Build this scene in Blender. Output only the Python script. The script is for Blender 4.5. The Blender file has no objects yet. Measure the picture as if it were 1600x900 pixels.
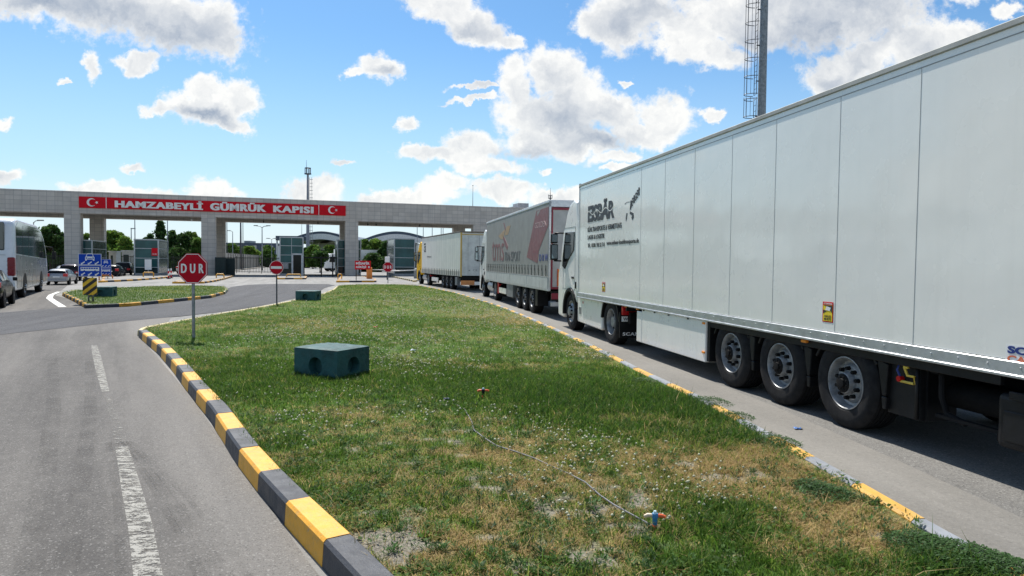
import bpy, bmesh, math, random
import numpy as np
from mathutils import Vector, Matrix
R = math.radians
rnd = random.Random(7)
S = bpy.context.scene
COL = S.collection

# ------------------------------------------------------------------ camera
F_PX, CAM_H, ROLL, TP = 1067.0, 1.87, 0.0108, 40 / 1067.0
PITCH = math.atan(TP)
cd = bpy.data.cameras.new("camera")
cam = bpy.data.objects.new("camera", cd)
COL.objects.link(cam)
cd.sensor_width = 36
cd.lens = 36 * F_PX / 1600
cd.clip_start = 0.05
cd.clip_end = 6000
cam.matrix_world = Matrix.Translation((0, 0, CAM_H)) @ Matrix.Rotation(R(90) - PITCH, 4, 'X') @ Matrix.Rotation(ROLL, 4, 'Z')
S.camera = cam

# ------------------------------------------------------------------ light, sky, exposure
SUN_AZ, SUN_EL = 23, 55          # degrees to the left of straight ahead, elevation
SUN_STR, SKY_STR = 4.0, 0.10
EXPOSURE = 0.74
vs = S.view_settings
vs.view_transform = 'Standard'
vs.look = 'None'
vs.gamma = 1
vs.use_curve_mapping = False
vs.exposure = EXPOSURE
sl = bpy.data.lights.new("sun", 'SUN')
sl.energy = SUN_STR
sl.angle = R(0.5)
sl.color = (1, .95, .87)
so = bpy.data.objects.new("sun", sl)
COL.objects.link(so)
sd = Vector((-math.sin(R(SUN_AZ)) * math.cos(R(SUN_EL)), math.cos(R(SUN_AZ)) * math.cos(R(SUN_EL)), math.sin(R(SUN_EL))))
so.rotation_euler = sd.to_track_quat('Z', 'Y').to_euler()


class NT:
    """small node helper"""
    def __init__(s, tree):
        s.t = tree
        s.n = tree.nodes

    def link(s, a, b):
        s.t.links.new(a, b)

    def node(s, ty, **k):
        n = s.n.new(ty)
        for a, b in k.items():
            setattr(n, a, b)
        return n

    def setin(s, n, i, v):
        if v is None:
            return
        if isinstance(v, bpy.types.NodeSocket):
            s.link(v, n.inputs[i])
        else:
            n.inputs[i].default_value = v

    def math(s, op, a, b=None, c=None, clamp=False):
        n = s.node('ShaderNodeMath', operation=op, use_clamp=clamp)
        s.setin(n, 0, a)
        s.setin(n, 1, b)
        s.setin(n, 2, c)
        return n.outputs[0]

    def vmath(s, op, a, b=None, c=None, scale=None):
        n = s.node('ShaderNodeVectorMath', operation=op)
        s.setin(n, 0, a)
        s.setin(n, 1, b)
        s.setin(n, 2, c)
        if scale is not None:
            s.setin(n, 'Scale', scale)
        return n.outputs['Value'] if op in ('LENGTH', 'DOT_PRODUCT', 'DISTANCE') else n.outputs[0]

    def mix(s, f, a, b, blend='MIX'):
        n = s.node('ShaderNodeMix', data_type='RGBA', blend_type=blend)
        s.setin(n, 0, f)
        s.setin(n, 6, a)
        s.setin(n, 7, b)
        return n.outputs[2]

    def noise(s, vec, scale, detail=4, rough=.5, dist=0.0, col=False):
        n = s.node('ShaderNodeTexNoise')
        s.setin(n, 'Vector', vec)
        s.setin(n, 'Scale', scale)
        s.setin(n, 'Detail', detail)
        s.setin(n, 'Roughness', rough)
        s.setin(n, 'Distortion', dist)
        return n.outputs['Color' if col else 'Fac']

    def ss(s, v, lo, hi, a=0.0, b=1.0):
        n = s.node('ShaderNodeMapRange', interpolation_type='SMOOTHSTEP')
        s.setin(n, 0, v)
        s.setin(n, 1, lo)
        s.setin(n, 2, hi)
        s.setin(n, 3, a)
        s.setin(n, 4, b)
        return n.outputs[0]


def ray(px, py):
    x = (px - 800) + ROLL * (py - 450)
    y = -((py - 450) - ROLL * (px - 800))
    Y = F_PX * math.cos(PITCH) + y * math.sin(PITCH)
    Z = -F_PX * math.sin(PITCH) + y * math.cos(PITCH)
    return x / Y, Z / Y


def G(px, py, z=0.0):
    a, b = ray(px, py)
    Y = (z - CAM_H) / b
    return (a * Y, Y)


def build_world():
    w = bpy.data.worlds.new("World")
    S.world = w
    w.use_nodes = True
    T = NT(w.node_tree)
    T.n.clear()
    out = T.node('ShaderNodeOutputWorld')
    bg = T.node('ShaderNodeBackground')
    T.link(bg.outputs[0], out.inputs[0])
    bg.inputs[1].default_value = SKY_STR
    sky = T.node('ShaderNodeTexSky', sky_type='NISHITA')
    sky.sun_disc = False
    sky.sun_elevation = R(SUN_EL)
    sky.sun_rotation = R(-SUN_AZ)
    sky.air_density = 1.0
    sky.dust_density = 0.6
    sky.ozone_density = 2.0
    skyc = T.mix(1.0, sky.outputs[0], (0.45, 0.68, 0.82, 1), 'MULTIPLY')
    tc = T.node('ShaderNodeTexCoord').outputs['Generated']
    sep = T.node('ShaderNodeSeparateXYZ')
    T.link(tc, sep.inputs[0])
    X, Y, Z = sep.outputs
    ysafe = T.math('MAXIMUM', Y, 0.03)
    # directions flattened on a plane far ahead (in degrees-like units): clouds lie at infinity
    u = T.math('DIVIDE', X, ysafe)
    v = T.math('DIVIDE', Z, ysafe)
    cmb = T.node('ShaderNodeCombineXYZ')
    T.link(u, cmb.inputs[0])
    T.link(v, cmb.inputs[1])
    p = cmb.outputs[0]
    # edge warp
    nz = T.noise(p, 9, 6, .62, col=True)
    nz2 = T.noise(p, 38, 4, .6, col=True)
    wv = T.vmath('ADD', T.vmath('SCALE', T.vmath('SUBTRACT', nz, (.5, .5, .5)), scale=.085),
                 T.vmath('SCALE', T.vmath('SUBTRACT', nz2, (.5, .5, .5)), scale=.022))
    pw = T.vmath('ADD', p, wv)

    # cloud puffs: centre (photo px), radii (px), tilt
    puffs = [
        (130, -20, 230, 75, 6), (260, 18, 150, 62, 18), (330, 35, 62, 62, 0), (60, -5, 110, 42, 0), (345, 68, 40, 22, 20),
        (138, 98, 18, 24, 10), (205, 88, 44, 17, 0),
        (314, 168, 80, 33, 8), (322, 142, 34, 32, 0), (372, 155, 42, 36, 0), (250, 164, 32, 14, 0), (345, 190, 60, 15, 8),
        (103, 130, 12, 6, 0), (6, 210, 22, 14, 0), (204, 261, 23, 8, 0), (335, 292, 36, 25, 0), (350, 303, 44, 12, 0),
        (150, 292, 60, 15, 0), (200, 300, 60, 12, 0), (12, 285, 44, 16, 0),
        (690, 8, 60, 32, 12), (740, 32, 75, 34, 18), (790, 52, 42, 18, 20),
        (588, 103, 44, 28, 8), (610, 106, 34, 20, 10), (552, 112, 24, 10, 0), (636, 197, 19, 17, 0), (537, 260, 26, 6, 0),
        (862, 108, 60, 46, 0), (802, 130, 30, 54, 0), (900, 150, 76, 52, 0), (850, 180, 90, 46, 0), (960, 170, 60, 44, 0),
        (1044, 182, 58, 46, 12), (1000, 205, 84, 28, 6), (1112, 181, 20, 14, 0), (745, 142, 50, 6, 4), (740, 161, 46, 6, 0),
        (880, 222, 125, 30, 0), (735, 230, 56, 30, 0), (700, 247, 92, 18, 0), (765, 264, 74, 20, 0), (650, 246, 40, 14, 0),
        (650, 309, 100, 16, 0), (490, 302, 52, 26, 0), (880, 312, 80, 20, 0), (790, 300, 70, 18, 0), (590, 310, 50, 14, 0), (700, 290, 46, 18, 0), (330, 305, 50, 20, 0), (215, 308, 80, 14, 0),
        (960, 248, 56, 14, -6), (955, 268, 38, 9, -8), (855, 268, 13, 8, 0),
        (985, 22, 96, 55, 0), (930, 35, 44, 28, 0), (1075, 60, 70, 46, 20), (1120, 88, 62, 28, 10), (1180, 22, 190, 66, 0),
        (1290, 12, 190, 78, 0), (1345, 96, 105, 36, -10), (1295, 125, 60, 34, 0), (1440, 74, 95, 44, -8), (1505, 58, 60, 30, 0),
        (1570, 24, 26, 16, 0), (985, 118, 14, 8, 0), (1490, -40, 190, 44, 0),
    ]
    def nearest(lst, k):
        """smallest distance to the puffs, in puff radii; each step waits for the one before it, which keeps the shader small"""
        f = None
        for (cx, cy, rx, ry, rot) in lst:
            a, b = ray(cx, cy)
            m = T.node('ShaderNodeMapping', vector_type='TEXTURE')
            src = pw if f is None else T.vmath('MULTIPLY_ADD', f, (1e-7, 1e-7, 1e-7), pw)
            T.link(src, m.inputs[0])
            m.inputs['Location'].default_value = (a, b, 0)
            m.inputs['Rotation'].default_value = (0, 0, R(-rot))
            m.inputs['Scale'].default_value = (rx * k / F_PX, ry * k / F_PX, 1)
            d = T.vmath('LENGTH', m.outputs[0])
            f = d if f is None else T.math('SMOOTH_MIN', f, d, .12)
        return f
    f = T.math('SUBTRACT', 1.0, nearest(puffs, .95))
    fn = T.noise(p, 16, 9, .62)
    fn2 = T.noise(p, 60, 6, .65)
    fld = T.math('ADD', f, T.math('MULTIPLY', T.math('SUBTRACT', fn, .5), 1.1))
    fld = T.math('ADD', fld, T.math('MULTIPLY', T.math('SUBTRACT', fn2, .5), .8))
    dens_front = T.ss(fld, -.10, .36)
    # the rest of the sky: noise clouds
    gn = T.noise(tc, 3.2, 8, .6, .2)
    dens_all = T.ss(gn, .52, .62, 0, 1)
    front = T.ss(Y, .35, .5)
    inwin = T.math('MULTIPLY', front, T.math('MULTIPLY', T.ss(v, .60, .50), T.math('MULTIPLY', T.ss(u, -1.05, -.85), T.ss(u, 1.05, .85))))
    up = T.ss(Z, .0, .08)
    dens = T.math('ADD', T.math('MULTIPLY', dens_front, inwin),
                  T.math('MULTIPLY', T.math('MULTIPLY', dens_all, up), T.math('SUBTRACT', 1.0, inwin)), clamp=True)
    # light and dark within clouds
    e1 = T.noise(pw, 9, 8, .6)
    e2 = T.noise(T.vmath('ADD', pw, (-.010, .034, 0)), 9, 8, .6)
    e3 = T.noise(pw, 30, 4, .55)
    e4 = T.noise(T.vmath('ADD', pw, (-.003, .010, 0)), 30, 4, .55)
    emb = T.math('ADD', T.math('MULTIPLY', T.math('SUBTRACT', e1, e2), 2.6), T.math('MULTIPLY', T.math('SUBTRACT', e3, e4), .9))
    greys = [(190, 22, 190, 42, 14), (70, 5, 120, 26, 0), (880, 185, 60, 42, 0), (930, 222, 90, 18, 0), (985, 30, 60, 24, 0), (1290, 45, 160, 62, 0), (1180, 60, 60, 46, 0),
             (1000, 20, 50, 22, 0), (1290, 128, 40, 16, 0), (1340, 5, 110, 40, 0), (735, 40, 34, 14, 10), (310, 178, 60, 9, 6), (820, 238, 60, 12, 0), (600, 112, 26, 8, 0)]
    g = T.math('SUBTRACT', 1.0, nearest(greys, 1.7), clamp=True)
    g = T.ss(T.math('ADD', g, T.math('MULTIPLY', T.math('SUBTRACT', e1, .5), .6)), .0, 1.05)
    body = T.ss(fld, .12, .75)           # thicker cloud greys a little
    lum = T.math('SUBTRACT', 1.04, T.math('MULTIPLY', g, .56))
    lum = T.math('SUBTRACT', lum, T.math('MULTIPLY', body, .22))
    lum = T.math('ADD', lum, T.math('MULTIPLY', emb, .55))
    lum = T.math('MINIMUM', T.math('MAXIMUM', lum, .08), 1.06)
    cl = T.mix(lum, (1.95, 2.35, 3.0, 1), (6.15, 6.1, 5.9, 1))
    # milky air low over the horizon
    hz = T.ss(Z, .34, .0, 0, .70)
    skyh = T.mix(hz, skyc, (4.2, 5.45, 6.1, 1))
    hz2 = T.ss(Z, .13, -.01, 0, .80)
    skyh = T.mix(hz2, skyh, (5.3, 5.8, 6.0, 1))
    fin = T.mix(T.math('MULTIPLY', dens, .95), skyh, cl)
    T.link(fin, bg.inputs[0])
    w.cycles.sampling_method = 'MANUAL'
    w.cycles.sample_map_resolution = 512


build_world()


# ------------------------------------------------------------------ materials
MATS = {}


def mat(name, col, rough=.6, metal=0.0, var=.12, scale=3.0, bump=0.0, bscale=40.0, coat=0.0, dirt=0.0, dirtcol=(.12, .10, .08), spec=None, emit=None, fine=0.0, chip=0.0, streak=0.0, wavy=0.0):
    if name in MATS:
        return MATS[name]
    m = bpy.data.materials.new(name)
    m.use_nodes = True
    T = NT(m.node_tree)
    b = T.n['Principled BSDF']
    tc = T.node('ShaderNodeTexCoord').outputs['Object']
    c = (*col, 1)
    n1 = T.noise(tc, scale, 5, .6)
    dark = tuple(x * (1 - var) for x in col) + (1,)
    lite = tuple(min(1, x * (1 + var)) for x in col) + (1,)
    colr = T.mix(T.ss(n1, .3, .7), dark, lite)
    if fine:
        n3 = T.noise(tc, bscale * 2, 3, .7)
        colr = T.mix(T.ss(n3, .35, .75), T.mix(fine, colr, (0, 0, 0, 1)), colr)
    if dirt:
        n2 = T.noise(tc, scale * 2.3, 8, .7)
        colr = T.mix(T.ss(n2, .48, .8, 0, dirt), colr, (*dirtcol, 1))
    if chip:
        cn = T.noise(tc, 11, 9, .72)
        colr = T.mix(T.ss(cn, .655 - chip, .675 - chip, 0, .85), colr, (.27, .26, .235, 1))
    if streak:
        mp = T.node('ShaderNodeMapping')
        mp.inputs['Scale'].default_value = (1, 5, .22)
        T.link(tc, mp.inputs[0])
        sn_ = T.noise(mp.outputs[0], 1.4, 6, .65)
        colr = T.mix(T.ss(sn_, .48, .78, 0, streak), colr, (*dirtcol, 1))
    T.link(colr, b.inputs['Base Color'])
    b.inputs['Roughness'].default_value = rough
    rn = T.noise(tc, scale * 1.7, 4, .6)
    T.link(T.ss(rn, .3, .7, max(0.02, rough * .85), min(1, rough * 1.15)), b.inputs['Roughness'])
    b.inputs['Metallic'].default_value = metal
    if coat:
        b.inputs['Coat Weight'].default_value = coat
        b.inputs['Coat Roughness'].default_value = .08
    if spec is not None:
        b.inputs['Specular IOR Level'].default_value = spec
    if emit:
        b.inputs['Emission Color'].default_value = (*emit[0], 1)
        b.inputs['Emission Strength'].default_value = emit[1]
    if bump:
        bn = T.node('ShaderNodeBump')
        bn.inputs['Strength'].default_value = bump
        bn.inputs['Distance'].default_value = .01
        T.link(T.noise(tc, bscale, 6, .65), bn.inputs['Height'])
        T.link(bn.outputs[0], b.inputs['Normal'])
    if wavy:
        wn_ = T.node('ShaderNodeBump')
        wn_.inputs['Strength'].default_value = wavy
        wn_.inputs['Distance'].default_value = .05
        T.link(T.noise(tc, 1.1, 2, .5), wn_.inputs['Height'])
        T.link(wn_.outputs[0], b.inputs['Normal'])
        T.link(wn_.outputs[0], b.inputs['Coat Normal'])
    MATS[name] = m
    return m


def asphalt(name, base, speck, coarse=120, strk=0.0, ang=0.0, light=(.30, .29, .27), crack=False, dust=.5, lane=None, stones=True):
    m = bpy.data.materials.new(name)
    m.use_nodes = True
    T = NT(m.node_tree)
    b = T.n['Principled BSDF']
    tc = T.node('ShaderNodeTexCoord').outputs['Object']
    mp = T.node('ShaderNodeMapping')
    mp.vector_type = 'TEXTURE'
    mp.inputs['Rotation'].default_value = (0, 0, ang)
    mp.inputs['Scale'].default_value = (1.0, 14, 1)
    T.link(tc, mp.inputs[0])
    big = T.noise(tc, .35, 5, .6)
    st = T.noise(mp.outputs[0], 1.6, 6, .62)
    gr = T.noise(tc, coarse, 2, .8)
    gr2 = T.noise(tc, coarse * .33, 3, .8)
    dk = tuple(x * (1 - .25) for x in base) + (1,)
    c = T.mix(T.ss(big, .3, .7), dk, (*base, 1))
    c = T.mix(T.ss(st, .35, .75, 0, strk), c, (*light, 1))
    if lane:
        sx = T.node('ShaderNodeSeparateXYZ')
        T.link(mp.outputs[0], sx.inputs[0])
        edge = T.math('ADD', sx.outputs[0], T.math('MULTIPLY', T.math('SUBTRACT', st, .5), .9))
        c = T.mix(T.ss(edge, lane[0], lane[1], .0, .75), c, (*light, 1))
    mid = T.noise(tc, 5, 8, .75)
    c = T.mix(T.ss(mid, .45, .75, 0, dust * .5), c, (*light, 1))
    c = T.mix(T.ss(gr, .50, .72, 0, .8), c, T.mix(1, c, (speck, speck, speck, 1), 'MULTIPLY'))
    c = T.mix(T.ss(gr2, .55, .75, 0, .6), c, T.mix(1, c, (.55, .55, .56, 1), 'MULTIPLY'))
    kst = 1.0 if stones else .25
    vc = T.node('ShaderNodeTexVoronoi', feature='F1')
    T.link(tc, vc.inputs['Vector'])
    vc.inputs['Scale'].default_value = coarse * .75
    sc_ = T.node('ShaderNodeSeparateColor')
    T.link(vc.outputs['Color'], sc_.inputs[0])
    c = T.mix(T.ss(sc_.outputs[0], .25, .0, 0, .40 * kst), c, (.02, .02, .02, 1))
    c = T.mix(T.ss(sc_.outputs[0], .88, 1.0, 0, .32 * kst), c, (.42, .41, .38, 1))
    if crack:
        vo = T.node('ShaderNodeTexVoronoi', feature='DISTANCE_TO_EDGE')
        wp = T.vmath('ADD', tc, T.vmath('SCALE', T.noise(tc, 2, 6, .7, col=True), scale=.9))
        T.link(wp, vo.inputs['Vector'])
        vo.inputs['Scale'].default_value = .33
        c = T.mix(T.ss(vo.outputs['Distance'], .004, .0, 0, .22), c, (.03, .03, .03, 1))
    T.link(c, b.inputs['Base Color'])
    b.inputs['Roughness'].default_value = .85
    b.inputs['Specular IOR Level'].default_value = .3
    bn = T.node('ShaderNodeBump')
    bn.inputs['Strength'].default_value = .55
    bn.inputs['Distance'].default_value = .008
    T.link(gr, bn.inputs['Height'])
    T.link(bn.outputs[0], b.inputs['Normal'])
    return m


def stone_mat():
    """granite cladding: rectangular slabs with darker joints, a tone per slab"""
    m = bpy.data.materials.new("stone_cladding")
    m.use_nodes = True
    T = NT(m.node_tree)
    b = T.n['Principled BSDF']
    tc = T.node('ShaderNodeTexCoord').outputs['Object']
    sp = T.node('ShaderNodeSeparateXYZ')
    T.link(tc, sp.inputs[0])
    ge = T.node('ShaderNodeNewGeometry')
    vt = T.node('ShaderNodeVectorTransform', vector_type='NORMAL', convert_from='WORLD', convert_to='OBJECT')
    T.link(ge.outputs['Normal'], vt.inputs[0])
    sn = T.node('ShaderNodeSeparateXYZ')
    T.link(vt.outputs[0], sn.inputs[0])
    side = T.math('GREATER_THAN', T.math('ABSOLUTE', sn.outputs[0]), .6)
    h = T.math('ADD', T.math('MULTIPLY', sp.outputs[1], side), T.math('MULTIPLY', sp.outputs[0], T.math('SUBTRACT', 1.0, side)))
    cb = T.node('ShaderNodeCombineXYZ')
    T.link(h, cb.inputs[0])
    T.link(T.math('ADD', sp.outputs[2], .1), cb.inputs[1])
    br = T.node('ShaderNodeTexBrick')
    T.link(cb.outputs[0], br.inputs[0])
    br.offset = .0
    br.inputs['Scale'].default_value = 1
    br.inputs['Brick Width'].default_value = .74
    br.inputs['Row Height'].default_value = .467
    br.inputs['Mortar Size'].default_value = .018
    br.inputs['Mortar Smooth'].default_value = .3
    br.inputs['Color1'].default_value = (.49, .445, .39, 1)
    br.inputs['Color2'].default_value = (.60, .55, .485, 1)
    br.inputs['Mortar'].default_value = (.29, .275, .255, 1)
    n = T.noise(tc, .7, 6, .65)
    c = T.mix(T.ss(n, .35, .75, 0, .35), br.outputs[0], (.28, .27, .27, 1))
    mp = T.node('ShaderNodeMapping')
    mp.inputs['Scale'].default_value = (3, 3, .15)
    T.link(tc, mp.inputs[0])
    c = T.mix(T.ss(T.noise(mp.outputs[0], 1.2, 5, .6), .5, .8, 0, .35), c, (.24, .225, .21, 1))
    T.link(c, b.inputs['Base Color'])
    b.inputs['Roughness'].default_value = .6
    return m


M = {}


def setup_mats():
    M['road'] = asphalt("old_asphalt", (.092, .086, .081), 1.8, 130, .55, R(31), (.19, .178, .162), dust=.6, crack=True, lane=(-.1, 1.1))
    M['band'] = asphalt("dark_asphalt", (.052, .053, .060), 1.6, 150, .4, R(14), (.10, .10, .105), dust=.3)
    M['truckroad'] = asphalt("truck_lane_asphalt", (.15, .145, .136), 2.0, 95, .35, R(11), (.25, .24, .22), dust=.4)
    M['plaza'] = asphalt("plaza_concrete", (.225, .22, .21), 1.3, 60, .5, R(18), (.36, .35, .33), dust=.7, stones=False)
    M['gutter'] = asphalt("gutter_concrete", (.20, .19, .172), 1.3, 60, .4, R(11), (.27, .255, .23), dust=.35, stones=False)
    M['stone'] = stone_mat()
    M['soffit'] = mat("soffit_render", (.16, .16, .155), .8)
    M['kerb_y'] = mat("kerb_yellow_paint", (.72, .345, .018), .55, var=.08, bump=.5, bscale=60, dirt=.7, dirtcol=(.30, .22, .10), scale=7, chip=.02)
    M['kerb_k'] = mat("kerb_black_paint", (.028, .031, .040), .6, var=.15, bump=.6, bscale=60, dirt=.35, dirtcol=(.12, .118, .115), scale=5, chip=.0)
    M['kerb_pale'] = mat("kerb_worn_paint", (.60, .50, .26), .7, var=.2, dirt=.6, dirtcol=(.35, .33, .30), scale=3)
    M['kerb_grey'] = mat("kerb_worn_grey", (.21, .225, .25), .7, var=.2, dirt=.6, dirtcol=(.32, .31, .29), scale=3)
    M['kerb_yf'] = mat("kerb_faded_yellow", (.58, .32, .05), .6, var=.15, dirt=.6, dirtcol=(.38, .30, .18), scale=4)
    M['white'] = mat("white_truck_paint", (.84, .83, .79), .3, var=.03, coat=.5, scale=1.5, streak=.18, dirtcol=(.42, .39, .33))
    M['panel'] = mat("white_reefer_panel", (.83, .825, .765), .26, var=.02, coat=.7, scale=.8, streak=.08, wavy=.15, dirt=.08, dirtcol=(.45, .44, .38))
    M['alu'] = mat("aluminium", (.52, .54, .56), .38, .7, var=.1, scale=6)
    M['rim'] = mat("wheel_rim_steel", (.27, .28, .29), .42, .35, var=.3, scale=9, dirt=.7, dirtcol=(.07, .065, .06))
    M['tyre'] = mat("tyre_rubber", (.011, .011, .012), .8, var=.3, scale=6, bump=.3, bscale=60, dirt=.3, dirtcol=(.035, .033, .03), spec=.25)
    M['black'] = mat("black_plastic", (.008, .0085, .0095), .5, var=.3, scale=5, dirt=.2, dirtcol=(.025, .024, .022), spec=.25)
    M['chassis'] = mat("chassis_black", (.006, .006, .0065), .75, var=.3, dirt=.25, dirtcol=(.02, .018, .016), spec=.2)
    M['seam'] = mat("seam_dark", (.32, .33, .32), .7)
    M['orange_lamp'] = mat("orange_lamp", (.75, .24, .02), .3)
    M['red_lamp'] = mat("red_lamp", (.50, .006, .010), .3)
    M['glass'] = mat("dark_glass", (.006, .008, .009), .1, var=.1, spec=.2)
    M['teal'] = mat("teal_glass", (.022, .088, .088), .16, var=.3, scale=.5, spec=.35)
    M['tealdark'] = mat("teal_glass_dark", (.008, .026, .028), .15, var=.35, scale=.8, spec=.3)
    M['teal_light'] = mat("pale_glass", (.085, .115, .11), .12, var=.7, scale=1.8, spec=.5)
    M['frame'] = mat("booth_frame", (.42, .45, .46), .4, .3)
    M['red'] = mat("banner_red", (.60, .008, .018), .7, var=.06, spec=.15)
    M['signred'] = mat("sign_red", (.46, .003, .016), .6, var=.05, spec=.15)
    M['signwhite'] = mat("sign_white", (.80, .80, .78), .45, var=.04)
    M['signblue'] = mat("sign_blue", (.008, .060, .42), .6, var=.06, spec=.15)
    M['steel'] = mat("galvanised_steel", (.24, .255, .265), .5, .4, var=.25, scale=8)
    M['darksteel'] = mat("dark_steel", (.075, .08, .095), .55, .3, var=.2, scale=5)
    M['greenpaint'] = mat("green_concrete_paint", (.018, .075, .076), .6, var=.3, scale=4, bump=1.0, bscale=25, dirt=.45, dirtcol=(.06, .12, .125), spec=.3, chip=-.02)
    M['green_dark'] = mat("dark_green_metal", (.006, .022, .020), .6, var=.2)
    M['orange'] = mat("orange_paint", (.72, .24, .04), .5)
    M['yellow'] = mat("yellow_truck_paint", (.90, .50, .002), .55, var=.03, spec=.2)
    M['hazy'] = mat("hazard_yellow", (.78, .47, .02), .45)
    M['hazk'] = mat("hazard_black", (.02, .018, .016), .5)
    M['bark'] = mat("bark", (.10, .075, .05), .9, var=.35, scale=6)
    M['cream'] = mat("cream_tarpaulin", (.86, .82, .73), .55, var=.05, scale=1.2, dirt=.15, dirtcol=(.5, .47, .40))
    M['greytarp'] = mat("grey_tarpaulin", (.245, .24, .225), .5, var=.06, scale=1.2, dirt=.2, dirtcol=(.3, .3, .28))
    M['maroon'] = mat("maroon_print", (.20, .075, .08), .5, var=.12)
    M['maroonframe'] = mat("maroon_frame", (.22, .012, .03), .45)
    M['logo_orange'] = mat("orange_print", (.38, .25, .14), .5)
    M['ink'] = mat("black_print", (.03, .033, .037), .5)
    M['blueink'] = mat("blue_print", (.015, .04, .22), .5)
    M['greyink'] = mat("grey_print", (.12, .12, .13), .5)
    M['redink'] = mat("orange_red_print", (.70, .17, .08), .5)
    M['sticker'] = mat("yellow_sticker", (.80, .60, .02), .5)
    M['concrete'] = mat("precast_concrete", (.42, .38, .32), .85, var=.2, scale=.9, dirt=.4, dirtcol=(.25, .23, .20))
    M['navy'] = mat("navy_fascia", (.045, .065, .10), .5)
    M['whitewall'] = mat("pale_wall", (.62, .63, .63), .7)
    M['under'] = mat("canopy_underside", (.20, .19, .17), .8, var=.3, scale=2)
    M['silver'] = mat("silver_car_paint", (.30, .31, .32), .35, .3, var=.04, coat=.6)
    M['blackcar'] = mat("black_car_paint", (.005, .006, .007), .3, .0, var=.05, coat=.05, spec=.25)
    M['purplecar'] = mat("dark_wine_car_paint", (.030, .012, .018), .25, .0, var=.05, coat=.2, spec=.35)
    M['buswhite'] = mat("bus_white_paint", (.74, .76, .79), .3, var=.04, coat=.5)
    M['busside'] = mat("bus_side_silver", (.13, .145, .135), .3, .0, var=.3, coat=.3, scale=1.2)
    M['busglass'] = mat("bus_glass", (.03, .04, .042), .05, spec=.9)
    M['hose'] = mat("hose_grey", (.15, .15, .16), .6)
    M['spblue'] = mat("sprinkler_blue", (.03, .20, .42), .4)
    M['sppale'] = mat("sprinkler_pale", (.62, .50, .36), .5)
    M['sporange'] = mat("sprinkler_orange", (.72, .12, .03), .45)
    M['roof_fab'] = mat("bright_roof_tarpaulin", (.62, .64, .62), .6, var=.1)
    M['fence'] = mat("fence_dark", (.015, .022, .02), .7)
    M['marking'] = worn_white('worn_road_paint', .015)
    M['marking_faint'] = worn_white('very_worn_road_paint', -.07)


def worn_white(name='worn_road_paint', sh=0.0):
    m = bpy.data.materials.new(name)
    m.use_nodes = True
    T = NT(m.node_tree)
    b = T.n['Principled BSDF']
    tc = T.node('ShaderNodeTexCoord').outputs['Object']
    mp = T.node('ShaderNodeMapping')
    mp.inputs['Rotation'].default_value = (0, 0, R(-30))
    mp.inputs['Scale'].default_value = (1, 2.0, 1)
    T.link(tc, mp.inputs[0])
    n = T.noise(mp.outputs[0], 9, 9, .78)
    n2 = T.noise(tc, 90, 3, .7)
    t = T.math('ADD', n, T.math('MULTIPLY', T.math('SUBTRACT', n2, .5), .35))
    b.inputs['Base Color'].default_value = (.30, .29, .26, 1)
    T.link(T.ss(t, .44 + sh, .55 + sh, 1.0, .0), b.inputs['Alpha'])
    b.inputs['Roughness'].default_value = .8
    return m


setup_mats()


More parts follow.
